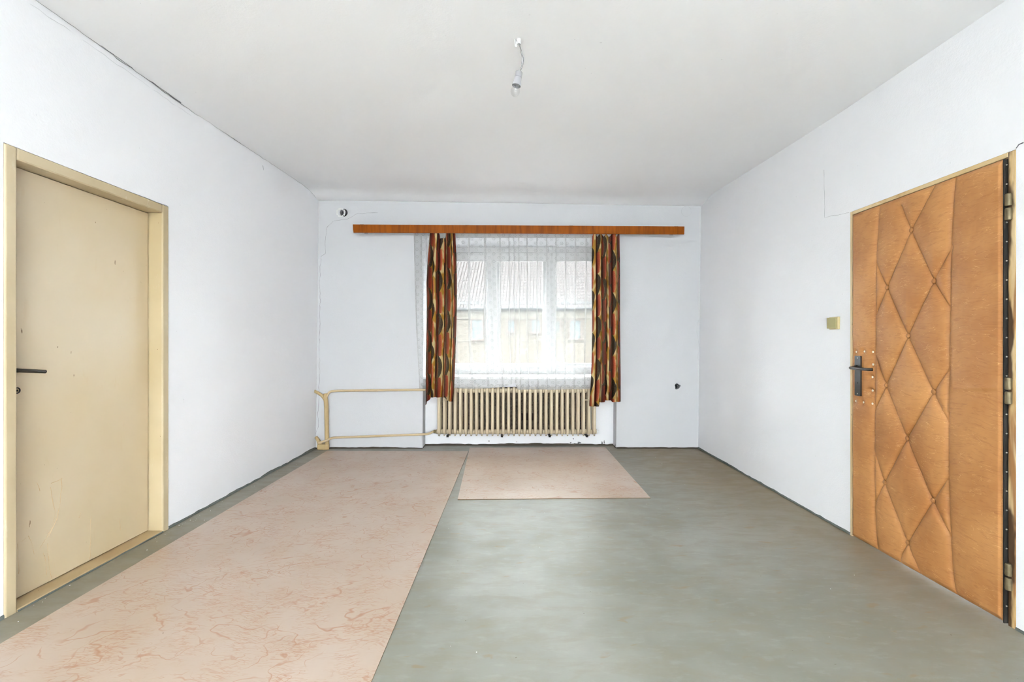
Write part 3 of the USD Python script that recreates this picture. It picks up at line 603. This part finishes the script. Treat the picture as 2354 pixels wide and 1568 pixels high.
# ------------------------------------------------------------------ radiator in the niche
RX0, RX1, RY = -0.830, 0.934, 5.110
pitch = (RX1 - RX0 - 0.034) / 29
rad = thing("radiator", "long cream cast column radiator under the window, thirty narrow sections", "radiator", (RX0, RY, 0))
def section(x):
    zb_, zt_, yd = 0.166, 0.668, 0.046
    pts = []
    for cy, cz, a0 in ((yd - 0.045, zt_ - 0.045, 0), (-yd + 0.045, zt_ - 0.045, 90), (-yd + 0.045, zb_ + 0.045, 180), (yd - 0.045, zb_ + 0.045, 270)):
        for a in np.radians(np.linspace(a0, a0 + 90, 6)): pts.append((cy + 0.045 * math.cos(a), cz + 0.045 * math.sin(a), math.cos(a), math.sin(a)))
    pts = np.array(pts); cs = [(0.017 * math.copysign(abs(math.cos(t)) ** 0.45, math.cos(t)), 0.016 * math.copysign(abs(math.sin(t)) ** 0.75, math.sin(t))) for t in np.linspace(0, 2 * math.pi, 15)[:-1]]
    V = np.array([[(x + cx, RY + p[0] + cn * p[2], p[1] + cn * p[3]) for cx, cn in cs] for p in pts]); n, m = V.shape[:2]
    i, j = np.meshgrid(np.arange(n), np.arange(m), indexing="ij"); i2, j2 = (i + 1) % n, (j + 1) % m
    q = np.stack([i * m + j, i * m + j2, i2 * m + j2, i2 * m + j], -1).reshape(-1, 4)
    loop = trimesh.Trimesh(V.reshape(-1, 3), np.vstack([q[:, [0, 1, 2]], q[:, [0, 2, 3]]]), process=False); loop.fix_normals()
    parts = [loop]
    for z in (0.183, 0.643):
        parts.append(lathe([(0, -pitch / 2 + 0.0002), (0.027, -pitch / 2 + 0.0002), (0.027, -pitch / 2 + 0.006), (0.0235, -pitch / 2 + 0.010), (0.0235, pitch / 2 - 0.010), (0.027, pitch / 2 - 0.006), (0.027, pitch / 2 - 0.0002), (0, pitch / 2 - 0.0002)], (x, RY, z), (1, 0, 0), 16))
    for y in (-0.044, 0.044): parts.append(lathe([(0, -0.007), (0.007, -0.005), (0.011, 0.003), (0, 0.003)], (x, RY + y, 0.148), seg=8))
    return parts
for i in range(30): mesh("section", section(RX0 + 0.017 + i * pitch), "radiator", rad, smooth=40)
mesh("end_plug", lathe([(0, -0.004), (0.026, -0.004), (0.026, 0.010), (0.018, 0.014), (0.018, 0.024), (0, 0.026)], (RX1 + 0.012, RY, 0.183), (1, 0, 0)), "white_plastic", rad, smooth=40, label="whitish end plug")
for k, (i, dz) in enumerate(((1, 0), (28, 0))):
    x = RX0 + 0.017 + (i + (0.5 if k == 0 else -0.5)) * pitch; z = at_y(1354, 920, RY - 0.08)[2]
    mesh("clip", [rbox((x - 0.032, RY - 0.070, z - 0.006), (x + 0.032, RY - 0.061, z + 0.006), 0.002), rbox((x - 0.034, RY - 0.074, z - 0.014), (x - 0.022, RY - 0.061, z + 0.014), 0.002)], "radiator", rad)
for u in (1030, 1154, 1263, 1348):
    x = px_x(u, RY); mesh("bracket", [rbox((x - 0.012, RY - 0.05, 0.128), (x + 0.012, YB + 0.149, 0.142), 0.003), rbox((x + 0.004, RY - 0.05, 0.128), (x + 0.012, RY - 0.04, 0.156), 0.002), rbox((x - 0.012, RY - 0.05, 0.128), (x - 0.007, RY - 0.04, 0.153), 0.002)], "black", rad, label="black wall bracket")
bk = thing("insulation_panel", "dark brown textured board behind the radiator", "panel", (0, YB + 0.145, 0.16))
mesh("board", box((RX0 + 0.02, YB + 0.137, 0.165), (RX1 - 0.05, YB + 0.1495, 0.672)), "backing", bk)
a, b = at_y(1199, 950, YB + 0.138), at_y(1231, 966, YB + 0.138)
mesh("patch", box((a[0], YB + 0.132, b[2]), (b[0], YB + 0.1375, a[2])), "darkwood", bk, label="dark reddish patch")

# ------------------------------------------------------------------ pipes
PYp = YB - 0.048
rp = thing("riser_pipe", "thick lagged cream riser pipe in the left corner of the window wall", "pipe", at_y(751, 1030, PYp))
mesh("riser", tube(rounded([at_y(747, 905, PYp), at_y(748.5, 915, PYp), at_y(750, 928, PYp), at_y(751, 975, PYp), [at_y(752, 1030, PYp)[0], PYp, 0.0]], 0.02), [0.013, 0.017] + [0.024] * (len(rounded([(0, 0, 0)] * 2 + [(0, 0, 1)] , 0.1)) * 0 + 0) if False else 0.023, 16), "pipe_dark", rp, smooth=True)
mesh("branch", tube(rounded([at_y(722, 899, PYp + 0.01), at_y(733, 904, PYp), at_y(742, 911, PYp), at_y(749, 922, PYp)], 0.03), 0.0165, 14), "pipe_dark", rp, smooth=True)
mesh("branch", tube(rounded([at_y(726, 1004, PYp), at_y(731, 1011, PYp), at_y(736, 1023, PYp - 0.01)], 0.03), np.linspace(0.016, 0.022, len(rounded([(0, 0, 0), (0, 0, 1), (0, 1, 1)], 0.1)))[:len(rounded([at_y(726, 1004, PYp), at_y(731, 1011, PYp), at_y(736, 1023, PYp - 0.01)], 0.03))], 12), "pipe_dark", rp, smooth=True)
mesh("foot_casing", rbox((at_y(731, 0, PYp)[0], PYp - 0.035, 0.0), (at_y(754, 0, PYp)[0], YB + 0.005, 0.062), 0.012), "pipe_dark", rp, smooth=40)
sp_ = thing("supply_pipe", "upper cream radiator pipe running along the window wall", "pipe", at_y(760, 899, PYp))
up_path = rounded([at_y(749, 926, PYp), at_y(750, 914, PYp), at_y(757, 900, PYp), at_y(775, 898.5, PYp), at_y(965, 896, PYp), at_y(985, 896.5, PYp + 0.02), [RX0 - 0.03, RY, 0.643], [RX0 - 0.004, RY, 0.643]], 0.05, 8)
mesh("pipe_run", tube(up_path, 0.0125, 14), "pipe", sp_, smooth=True)
cx = at_y(855, 897.5, PYp)
mesh("screw_collar", [lathe([(0.0126, -0.003), (0.0142, -0.003), (0.0142, 0.003), (0.0126, 0.003)], cx + [dx, 0, -dx * 0.012], (1, 0, 0), 14) for dx in np.linspace(-0.055, 0.06, 9)], "pipe", sp_)
mesh("valve", [disc([RX0 - 0.016, RY, 0.643], (1, 0, 0), 0.02, 0.03, 8)], "brass", sp_)
rt = thing("return_pipe", "lower cream radiator pipe just above the floor", "pipe", at_y(760, 1006, PYp))
lo_path = rounded([at_y(733, 1018, PYp - 0.02), at_y(748, 1014, PYp - 0.028), at_y(763, 1006.5, PYp - 0.005), at_y(800, 1005, PYp), at_y(965, 999, PYp), [NX0 + 0.07, PYp + 0.03, 0.165], [RX0 - 0.055, RY, 0.183], [RX0 - 0.004, RY, 0.183]], 0.05, 8)
mesh("pipe_run", tube(lo_path, 0.0125, 14), "pipe", rt, smooth=True)
mesh("union", [disc([RX0 - 0.040, RY, 0.183], (1, 0, 0), 0.020, 0.020, 6), disc([RX0 - 0.014, RY, 0.183], (1, 0, 0), 0.023, 0.022, 8), disc([RX0 - 0.030, RY - 0.012, 0.19], (0, -1, 0.3), 0.012, 0.03, 8)], "brass", rt, label="dull brown union fitting")

# ------------------------------------------------------------------ pelmet with rails
PY_ = 4.915
pel = thing("pelmet", "long orange-brown wood veneer curtain pelmet above the window", "pelmet", at_y(1192, 535, PY_))
tl, tr, br, bl = at_y(811, 516, PY_), at_y(1573.5, 520.5, PY_), at_y(1573, 538.5, PY_), at_y(812.5, 534.5, PY_)
def slab(c, d0, d1):
    v = np.array([[p[0], y, p[2]] for y in (d0, d1) for p in c]); f = [[0, 3, 2], [0, 2, 1], [4, 5, 6], [4, 6, 7]]
    for i in range(4): j = (i + 1) % 4; f += [[i, j, 4 + j], [i, 4 + j, 4 + i]]
    m = trimesh.Trimesh(v, f); m.fix_normals(); return m
mesh("fascia", slab([tl, tr, br, bl], PY_, PY_ + 0.019), "veneer", pel)
for e, t_ in ((tl, bl), (tr, br)):
    s = 0.016 if e[0] < 0 else -0.016
    mesh("end_return", slab([e, e + [s, 0, 0], t_ + [s, 0, 0.02], t_ + [0, 0, 0.02]], PY_ + 0.019, PY_ + 0.06), "veneer", pel)
tilt = (tr[2] - tl[2]) / (tr[0] - tl[0])
def zp(x): return tl[2] + (x - tl[0]) * tilt
for yy in (4.965, 5.025):
    v0, v1 = np.array([tl[0] + 0.05, yy, zp(tl[0]) - 0.040]), np.array([tr[0] - 0.05, yy, zp(tr[0]) - 0.040])
    mesh("rail", slab([v0 + [0, 0, 0.012], v1 + [0, 0, 0.012], v1, v0], yy - 0.008, yy + 0.008), "white_plastic", pel)
for u in (831, 1074, 1313, 1555):
    x = px_x(u, PY_); mesh("bracket", [slab([[x - 0.02, 0, zp(x) + 0.004], [x + 0.02, 0, zp(x) + 0.004], [x + 0.02, 0, zp(x) - 0.002], [x - 0.02, 0, zp(x) - 0.002]], PY_ + 0.004, YB + 0.01),
                                       slab([[x - 0.02, 0, zp(x)], [x + 0.02, 0, zp(x)], [x + 0.02, 0, zp(x) - 0.06], [x - 0.02, 0, zp(x) - 0.06]], YB - 0.004, YB + 0.01),
                                       slab([[x - 0.012, 0, zp(x) - 0.020], [x + 0.012, 0, zp(x) - 0.020], [x + 0.012, 0, zp(x) - 0.0285], [x - 0.012, 0, zp(x) - 0.0285]], 4.955, YB)], "metal_grey", pel)

# ------------------------------------------------------------------ curtains
def cloth(edge_l, edge_r, yc, hem, top, folds, amp, seed, n=300, m=170, xk=0.35, sag=None, phase=0.0):
    """Hanging cloth: edges as pixel columns at the plane yc for t = 0..1, hem and top as pixel rows across s = 0..1."""
    s = np.linspace(0, 1, n); t = np.linspace(0, 1, m)
    S, T = np.meshgrid(s, t, indexing="ij")
    xl = np.interp(T, np.linspace(0, 1, len(edge_l)), edge_l); xr = np.interp(T, np.linspace(0, 1, len(edge_r)), edge_r)
    u = xl + (xr - xl) * S
    zt_ = EYE + (CV - np.interp(s, *top)) / F * yc; zb_ = EYE + (CV - np.interp(s, *hem)) / F * yc
    Z = zt_[:, None] + (zb_ - zt_)[:, None] * T
    X = (u - CU) / F * yc
    ph = folds(S) + 0.35 * (meshkit.noise(np.stack([S * 5, T * 1.6, S * 0], -1), seed) - 0.5) * T
    a = amp * (0.55 + 0.45 * np.minimum(1, T * 4)) * (0.7 + 0.6 * meshkit.noise(np.stack([S * 9, T * 1.2, S * 0 + 4], -1), seed + 1))
    w = np.sin(2 * np.pi * ph + phase); Y = yc + a * (w + 0.25 * np.sin(4 * np.pi * ph + 1.0 + seed))
    dph = np.gradient(ph, s, axis=0); X = X + xk * np.cos(2 * np.pi * ph + phase) * (xr - xl) / F * yc / np.maximum(dph, 1.5) * 0.5
    V = np.stack([X, Y, Z], -1)
    L = np.concatenate([np.zeros((1, m)), np.cumsum(np.linalg.norm(np.diff(V, axis=0), axis=2), axis=0)], 0)
    L = L[:, m // 2][:, None] + 0 * L
    D = (zt_[:, None] - Z)
    return V, np.stack([L, D], -1).reshape(-1, 2)
V, uv = cloth([986, 981, 978, 979, 978, 977, 977, 976.5], [1044, 1047, 1048, 1048, 1047, 1045, 1043, 1040], 4.962,
              ([0, 0.05, 0.16, 0.2, 0.76, 0.80, 1], [931, 928, 918, 913, 913, 921, 923]), ([0, 0.06, 0.16, 0.30, 0.46, 0.60, 0.74, 0.86, 1], [538, 528, 537, 528, 549, 548, 528, 537, 528]), lambda S: 5.0 * S + 0.12 * np.sin(6 * S), 0.031, 3, phase=0.4)
mesh("curtain", grid(V[:, ::-1]), "drape", None, smooth=True, uv=uv.reshape(V.shape[0], V.shape[1], 2)[:, ::-1].reshape(-1, 2), label="brown, rust and cream patterned drape left of the net, over the pipe end", cat="curtain", group="patterned drapes")
V, uv = cloth([1363, 1362, 1362, 1363, 1363, 1362, 1360, 1357], [1422.5, 1423, 1423, 1423, 1423, 1423.5, 1424, 1424], 4.962,
              ([0, 0.26, 0.30, 0.44, 0.48, 0.74, 0.78, 1], [934, 934, 925, 924, 920, 920, 924, 923]), ([0, 0.08, 0.2, 0.32, 0.42, 0.52, 0.62, 0.75, 0.86, 0.95, 1], [545, 530, 545, 530, 545, 530, 546, 530, 530, 545, 531]), lambda S: 5.5 * S + 0.1 * np.sin(5 * S + 1), 0.031, 8, phase=2.2)
uv[:, 0] += 0.35; uv[:, 1] += 0.09
mesh("curtain", grid(V[:, ::-1]), "drape", None, smooth=True, uv=uv.reshape(V.shape[0], V.shape[1], 2)[:, ::-1].reshape(-1, 2), label="brown, rust and cream patterned drape right of the net, beside bare wall", cat="curtain", group="patterned drapes")
# lace net: flat stretches and gathered stretches
def net_folds(S):
    return 17 * S + 1.9 / (1 + np.exp(-(S - 0.50) * 60)) + 1.2 / (1 + np.exp(-(S - 0.06) * 60)) + 0.5 * np.sin(9 * S)
V, uv = cloth([948, 949, 950, 951, 953, 957, 962], [1412, 1412, 1412, 1412, 1411, 1410, 1408], 5.022,
              ([0, 0.2, 0.27, 0.39, 0.43, 0.46, 0.500, 0.506, 0.515, 0.62, 0.68, 0.88, 1], [893, 892, 894, 892, 889, 886, 879.5, 884, 896, 895, 896, 894, 893]), ([0, 1], [530, 535]), net_folds, 0.0085, 14, n=520, m=90, xk=0.55)
mesh("net_curtain", grid(V[:, ::-1]), "net", None, smooth=True, uv=uv.reshape(V.shape[0], V.shape[1], 2)[:, ::-1].reshape(-1, 2), label="white floral lace net curtain hanging in front of the window", cat="net curtain")

# ------------------------------------------------------------------ ceiling lamp
L0 = ceil_y(1192, 90); ly = L0[1]
def LP(u, v, dy=0.0): return at_y(u, v, ly + dy)
lamp = thing("pendant_lamp", "bare clear bulb in a white holder hanging by two wires from the ceiling", "lamp", L0)
st0 = np.array([LP(1193, 100)[0], ly, L0[2] + 0.01])
mesh("stub_pipe", lathe([(0.0055, 0), (0.0095, 0), (0.0095, 0.055), (0.0055, 0.055), (0.0055, 0)], (LP(1193.2, 101)[0], ly, LP(1193, 102)[2]), seg=18), "stub", lamp, smooth=40)
mesh("stub_core", disc([LP(1193.2, 101)[0], ly, LP(1193, 99)[2]], (0, 0, 1), 0.006, 0.004), "gap", lamp)
mesh("ceiling_hook", tube(rounded([LP(1184, 84, 0.02) + [0, 0, 0.015], LP(1183.5, 92, 0.005), LP(1185, 107, 0), LP(1187, 108, 0), LP(1187.5, 96, 0)], 0.008), 0.0032, 8), "stub", lamp, smooth=True)
for pts in ([(1193.5, 101), (1197, 118), (1200.5, 134), (1199, 150), (1196.5, 160), (1195, 166)], [(1195, 101), (1199, 118), (1204, 138), (1202, 150), (1198, 160), (1195, 166)]):
    mesh("wire", tube(rounded([LP(u, v) for u, v in pts], 0.03), 0.0014, 6), "wire", lamp, smooth=True)
ax = LP(1187, 200) - LP(1194, 165); Ls = np.linalg.norm(ax); ax = ax / Ls; top = LP(1193.6, 164.5)
px = ly / F * 1.12
mesh("lamp_holder", [lathe([(0, 0), (5.5 * px, 0.3 * px), (7.3 * px, 1.8 * px), (7.3 * px, 12.5 * px), (6.7 * px, 12.7 * px), (6.7 * px, 13.3 * px), (7.3 * px, 13.5 * px), (8.0 * px, 20 * px), (9.3 * px, 30 * px), (7.9 * px, 30 * px), (7.4 * px, 26 * px), (0, 25 * px)], top, ax, 28)], "socket", lamp, smooth=30)
bc = top + ax * 30 * px
blb = [(3.5, -4), (6.2, -3), (6.6, 1), (7.4, 3.5), (9.0, 7), (9.8, 11), (9.3, 15), (7.6, 18.4), (4.6, 20.4), (0, 21)]
mesh("bulb", lathe([(r * px, h * px) for r, h in blb], bc, ax, 28), "bulb", lamp, smooth=True, label="clear glass bulb")
mesh("bulb_cap", lathe([(0, -5 * px), (6.3 * px, -5 * px), (6.3 * px, -1.5 * px), (0, -1.5 * px)], bc, ax, 20), "metal_grey", lamp, smooth=40)
mesh("filament", [tube([bc + ax * -1 * px, bc + ax * 5 * px], 0.0016, 6), tube([bc + ax * 5 * px + np.array([0.004, 0, 0]), bc + ax * 9 * px + np.array([0.007, 0, 0]), bc + ax * 9.5 * px, bc + ax * 9 * px - np.array([0.007, 0, 0]), bc + ax * 5 * px - np.array([0.004, 0, 0])], 0.0005, 5)], "metal_grey", lamp)

# ------------------------------------------------------------------ small wall things
jb = thing("junction_box", "open round electrical box high on the window wall, cover missing", "junction box", BOX)
ring = sg.Point(0, 0).buffer(0.052, 32).difference(sg.Point(0, 0).buffer(0.034, 32))
for a in (0.785, 2.356, 3.927, 5.498): ring = ring.difference(sg.Point(0.0445 * math.cos(a), 0.0445 * math.sin(a)).buffer(0.0055))
for a in (0, 1.571, 3.142, 4.712): ring = ring.difference(sg.LineString([(0.046 * math.cos(a + d), 0.046 * math.sin(a + d)) for d in np.linspace(-0.3, 0.3, 8)]).buffer(0.0009))
rm = extrude(ring, 0.006); TB = np.array([[1, 0, 0, BOX[0]], [0, 0, -1, YB + 0.003], [0, 1, 0, BOX[2]], [0, 0, 0, 1.0]]); rm.apply_transform(TB)
mesh("rim", rm, "white_plastic", jb)
cup = lathe([(0.0435, 0.0), (0.0435, 0.05), (0.0, 0.05), (0.0, 0.047), (0.0415, 0.047), (0.0415, 0.0), (0.0435, 0.0)], (BOX[0], YB, BOX[2]), (0, 1, 0), 32)
mesh("cup", cup, "box_inside", jb)
mesh("coiled_wire", tube([[BOX[0] + (0.031 - 0.0040 * t) * math.cos(t * 2.2) + 0.002, YB + 0.006 + 0.004 * t, BOX[2] + (0.031 - 0.0040 * t) * math.sin(t * 2.2)] for t in np.linspace(0, 6.5, 90)], 0.0022, 6), "crack", jb, smooth=True)
so = thing("wall_socket_hole", "broken empty socket hole low on the window wall near the right corner", "socket hole", HOLE)
mesh("cup", lathe([(0.046, 0.01), (0.046, 0.05), (0.0, 0.05), (0.0, 0.046), (0.043, 0.046), (0.043, 0.01), (0.046, 0.01)], (HOLE[0], YB, HOLE[2]), (0, 1, 0), 20), "box_inside", so)
mesh("metal_clip", [tube(rounded([HOLE + [-0.012, 0.03, 0.02], HOLE + [-0.004, 0.008, 0.012], HOLE + [0.002, 0.006, -0.012], HOLE + [-0.010, 0.012, -0.024]], 0.01), 0.004, 6), tube(rounded([HOLE + [0.016, 0.03, 0.016], HOLE + [0.010, 0.01, 0.0], HOLE + [0.014, 0.02, -0.02]], 0.01), 0.003, 6)], "metal_grey", so, smooth=True)
sa, sb = at_x(1910, 729.5, XR), at_x(1931, 757, XR)
sw = thing("light_switch", "yellowed square rocker light switch on the white wall beside the padded door", "light switch", (XR, (sa[1] + sb[1]) / 2, sb[2]))
mesh("plate", rbox((XR - 0.014, sb[1], sb[2]), (XR + 0.002, sa[1], sa[2]), 0.004), "switch_plate", sw)
rk = rbox((-0.008, -0.034, -0.035), (0.008, 0.034, 0.035), 0.003); rk.apply_transform(trimesh.transformations.rotation_matrix(0.17, [0, 0, 1])); rk.apply_translation([XR - 0.018, (sa[1] + sb[1]) / 2 + 0.004, (sa[2] + sb[2]) / 2 + 0.001])
mesh("rocker", rk, "switch_face", sw)

# ------------------------------------------------------------------ floor coverings
def sheet(corners, label, seed):
    c = [at_z(u, v, 0.004) if v > CV else np.array([u, v, 0.004]) for u, v in corners]; n, m = 26, 44      # pixels, or metres where out of the frame
    s, t = np.meshgrid(np.linspace(0, 1, n), np.linspace(0, 1, m), indexing="ij"); s, t = s[..., None], t[..., None]
    Pt = (c[0] * (1 - s) + c[1] * s) * (1 - t) + (c[3] * (1 - s) + c[2] * s) * t
    Pt[..., 2] = 0.0042 + 0.0025 * (meshkit.noise(np.concatenate([Pt[..., :2] * 2.2, Pt[..., :1] * 0], -1), seed) - 0.3).clip(0)
    top = Pt.copy(); bot = Pt.copy(); bot[..., 2] = 0.0003
    th = thing("linoleum_sheet", label, "linoleum sheet", Pt[0, 0], group=None)
    mt = grid(top); 
    if mt.face_normals[0][2] < 0: mt = grid(top[:, ::-1])
    mesh("printed_face", mt, "lino", th, smooth=True)
    rim = np.concatenate([Pt[:, 0], Pt[-1, 1:], Pt[-2::-1, -1], Pt[0, -2::-1]], 0); lo = rim.copy(); lo[:, 2] = 0.0002
    mm = grid(np.stack([lo, rim - [0, 0, 0.0003]], 0)); mm.fix_normals(); mesh("cut_edge", mm, "lino_edge", th)
sheet([(752, 1036.5), (1077, 1037.3), (-0.503, 0.2), (-2.026, 0.2)], "long pink-beige marbled linoleum sheet running along the left wall", 31)
sheet([(1080, 1029), (1391, 1028), (1495.5, 1144.5), (1052, 1148)], "short pink-beige marbled linoleum sheet in front of the radiator", 32)
cr = []
r2 = np.random.default_rng(77)
for k in range(90):
    side = r2.random()
    if side < 0.45: x, y = XL + 0.02 + abs(r2.normal(0, 0.05)), r2.uniform(1.8, 5.0)
    elif side < 0.75: x, y = r2.uniform(-0.4, XR - 0.05), r2.uniform(1.7, 4.9)
    else: x, y = r2.uniform(XL + 0.05, XR - 0.05), YB - 0.02 - abs(r2.normal(0, 0.03))
    s = r2.uniform(0.001, 0.0032); b_ = trimesh.creation.icosphere(0, s); b_.apply_scale([1, r2.uniform(0.5, 1.6), 0.5]); b_.apply_translation([x, y, s * 0.3]); cr.append(b_)
mesh("plaster_crumbs", cr, "wall", None, label="white plaster crumbs and chips scattered along the wall foot", cat="crumbs", kind="stuff")

# ------------------------------------------------------------------ outside: street ground and the house across
mesh("ground_outside", box((-80, -80, -0.75), (80, 80, -0.6)), "street", None, label="pale street ground outside the window", kind="structure")
HYAW = math.radians(-3.0); HO = np.array([0.0, 25.0, 0.0])
Rz = trimesh.transformations.rotation_matrix(HYAW, [0, 0, 1], [0, 25.0, 0])
hs = thing("house", "pale rendered house with a ribbed tile roof across the street, seen through the net", "house", (0, 25, -0.6))
def H(name, m, mat, parent=hs, **k):
    m = trimesh.util.concatenate(m) if isinstance(m, list) else m
    m.apply_transform(Rz); return mesh(name, m, mat, parent, **k)
H("facade", box((-11, 25.0, -0.62), (11, 30, 2.9)), "facade")
H("eaves_band", box((-11, 24.9, 2.42), (11, 25.0, 2.86)), "facade_light")
H("plinth", box((-11, 24.93, -0.62), (11, 25.0, 0.02)), "facade_pink")
H("string_course", box((-11, 24.94, 1.18), (11, 25.0, 1.25)), "facade_light")
sl = math.atan(834 / 1046); ca, sa_ = math.cos(sl), math.sin(sl); E0 = np.array([0, 24.55, 2.95])
nx = 110 * 10 + 1
xx = np.linspace(-10.5, 10.5, nx)
prof = 0.075 * np.clip(np.cos(2 * np.pi * xx / 0.190) * 1.25 - 0.25, 0, 1) ** 0.6
rows = []
for k in range(22):
    for f_, hh in ((0.0, 0.012), (0.93, 0.0), (0.96, -0.012), (0.999, -0.012)):
        s_ = 0.62 + (k + f_) * 0.33; rows.append((s_, hh))
S_ = np.array([r[0] for r in rows]); HH = np.array([r[1] for r in rows])
Xg, Sg = np.meshgrid(xx, S_, indexing="ij"); Hg = prof[:, None] + HH[None, :]
roof = grid(np.stack([Xg, E0[1] + Sg * ca - Hg * sa_, E0[2] + Sg * sa_ + Hg * ca], -1)); roof.fix_normals()
if roof.face_normals[:, 2].mean() < 0: roof.invert()
H("roof_tiles", roof, "roof", kind="stuff")
S2 = np.array([0.0, 0.36]); Xg, Sg = np.meshgrid(xx, S2, indexing="ij"); Hg = prof[:, None] + 0.02
rf2 = grid(np.stack([Xg, E0[1] + Sg * ca - Hg * sa_, E0[2] + Sg * sa_ + Hg * ca], -1))
if rf2.face_normals[:, 2].mean() < 0: rf2.invert()
H("eaves_tiles", rf2, "roof", kind="stuff")
def sl_box(s0, s1, t0, t1):
    v = np.array([[x, E0[1] + s * ca - t * sa_, E0[2] + s * sa_ + t * ca] for x in (-10.5, 10.5) for s in (s0, s1) for t in (t0, t1)]); return trimesh.convex.convex_hull(v)
H("roof_deck", sl_box(-0.02, 8.0, -0.12, -0.01), "gutter"); H("snow_board", sl_box(0.36, 0.62, 0.0, 0.05), "gutter")
H("gutter", tube([[-10.6, 24.48, 2.93], [10.6, 24.48, 2.93]], 0.07, 10), "gutter")
def HB(u, v): return at_y(u, v, 24.95)
def hwin(u0, u1, v0, v1, frame="facade_pink", fr=4):
    a, b = HB(u0, v0), HB(u1, v1); w_ = thing("window", None, parent=hs); f_ = fr * 0.012
    H("surround", [box((a[0] - 0.08, 24.86, a[2]), (a[0], 25.0, b[2])), box((b[0], 24.86, a[2]), (b[0] + 0.08, 25.0, b[2])), box((a[0] - 0.08, 24.86, a[2]), (b[0] + 0.08, 25.0, a[2] + 0.07)), box((a[0] - 0.12, 24.8, b[2] - 0.08), (b[0] + 0.12, 25.0, b[2]))], frame, w_)
    H("pane", box((a[0], 24.96, b[2]), (b[0], 24.985, a[2])), "house_glass", w_)
    H("glazing_bar", box(((a[0] + b[0]) / 2 - 0.02, 24.94, b[2]), ((a[0] + b[0]) / 2 + 0.02, 24.99, a[2])), "facade_light", w_)
for q in ((1085, 1108, 735, 780), (1168, 1182, 736, 763), (1223, 1241, 735, 764), (1276, 1286, 738, 765), (1310, 1333, 737, 778), (1010, 1034, 735, 780), (1380, 1404, 737, 778), (930, 954, 735, 780), (1460, 1484, 737, 778)): hwin(*q)
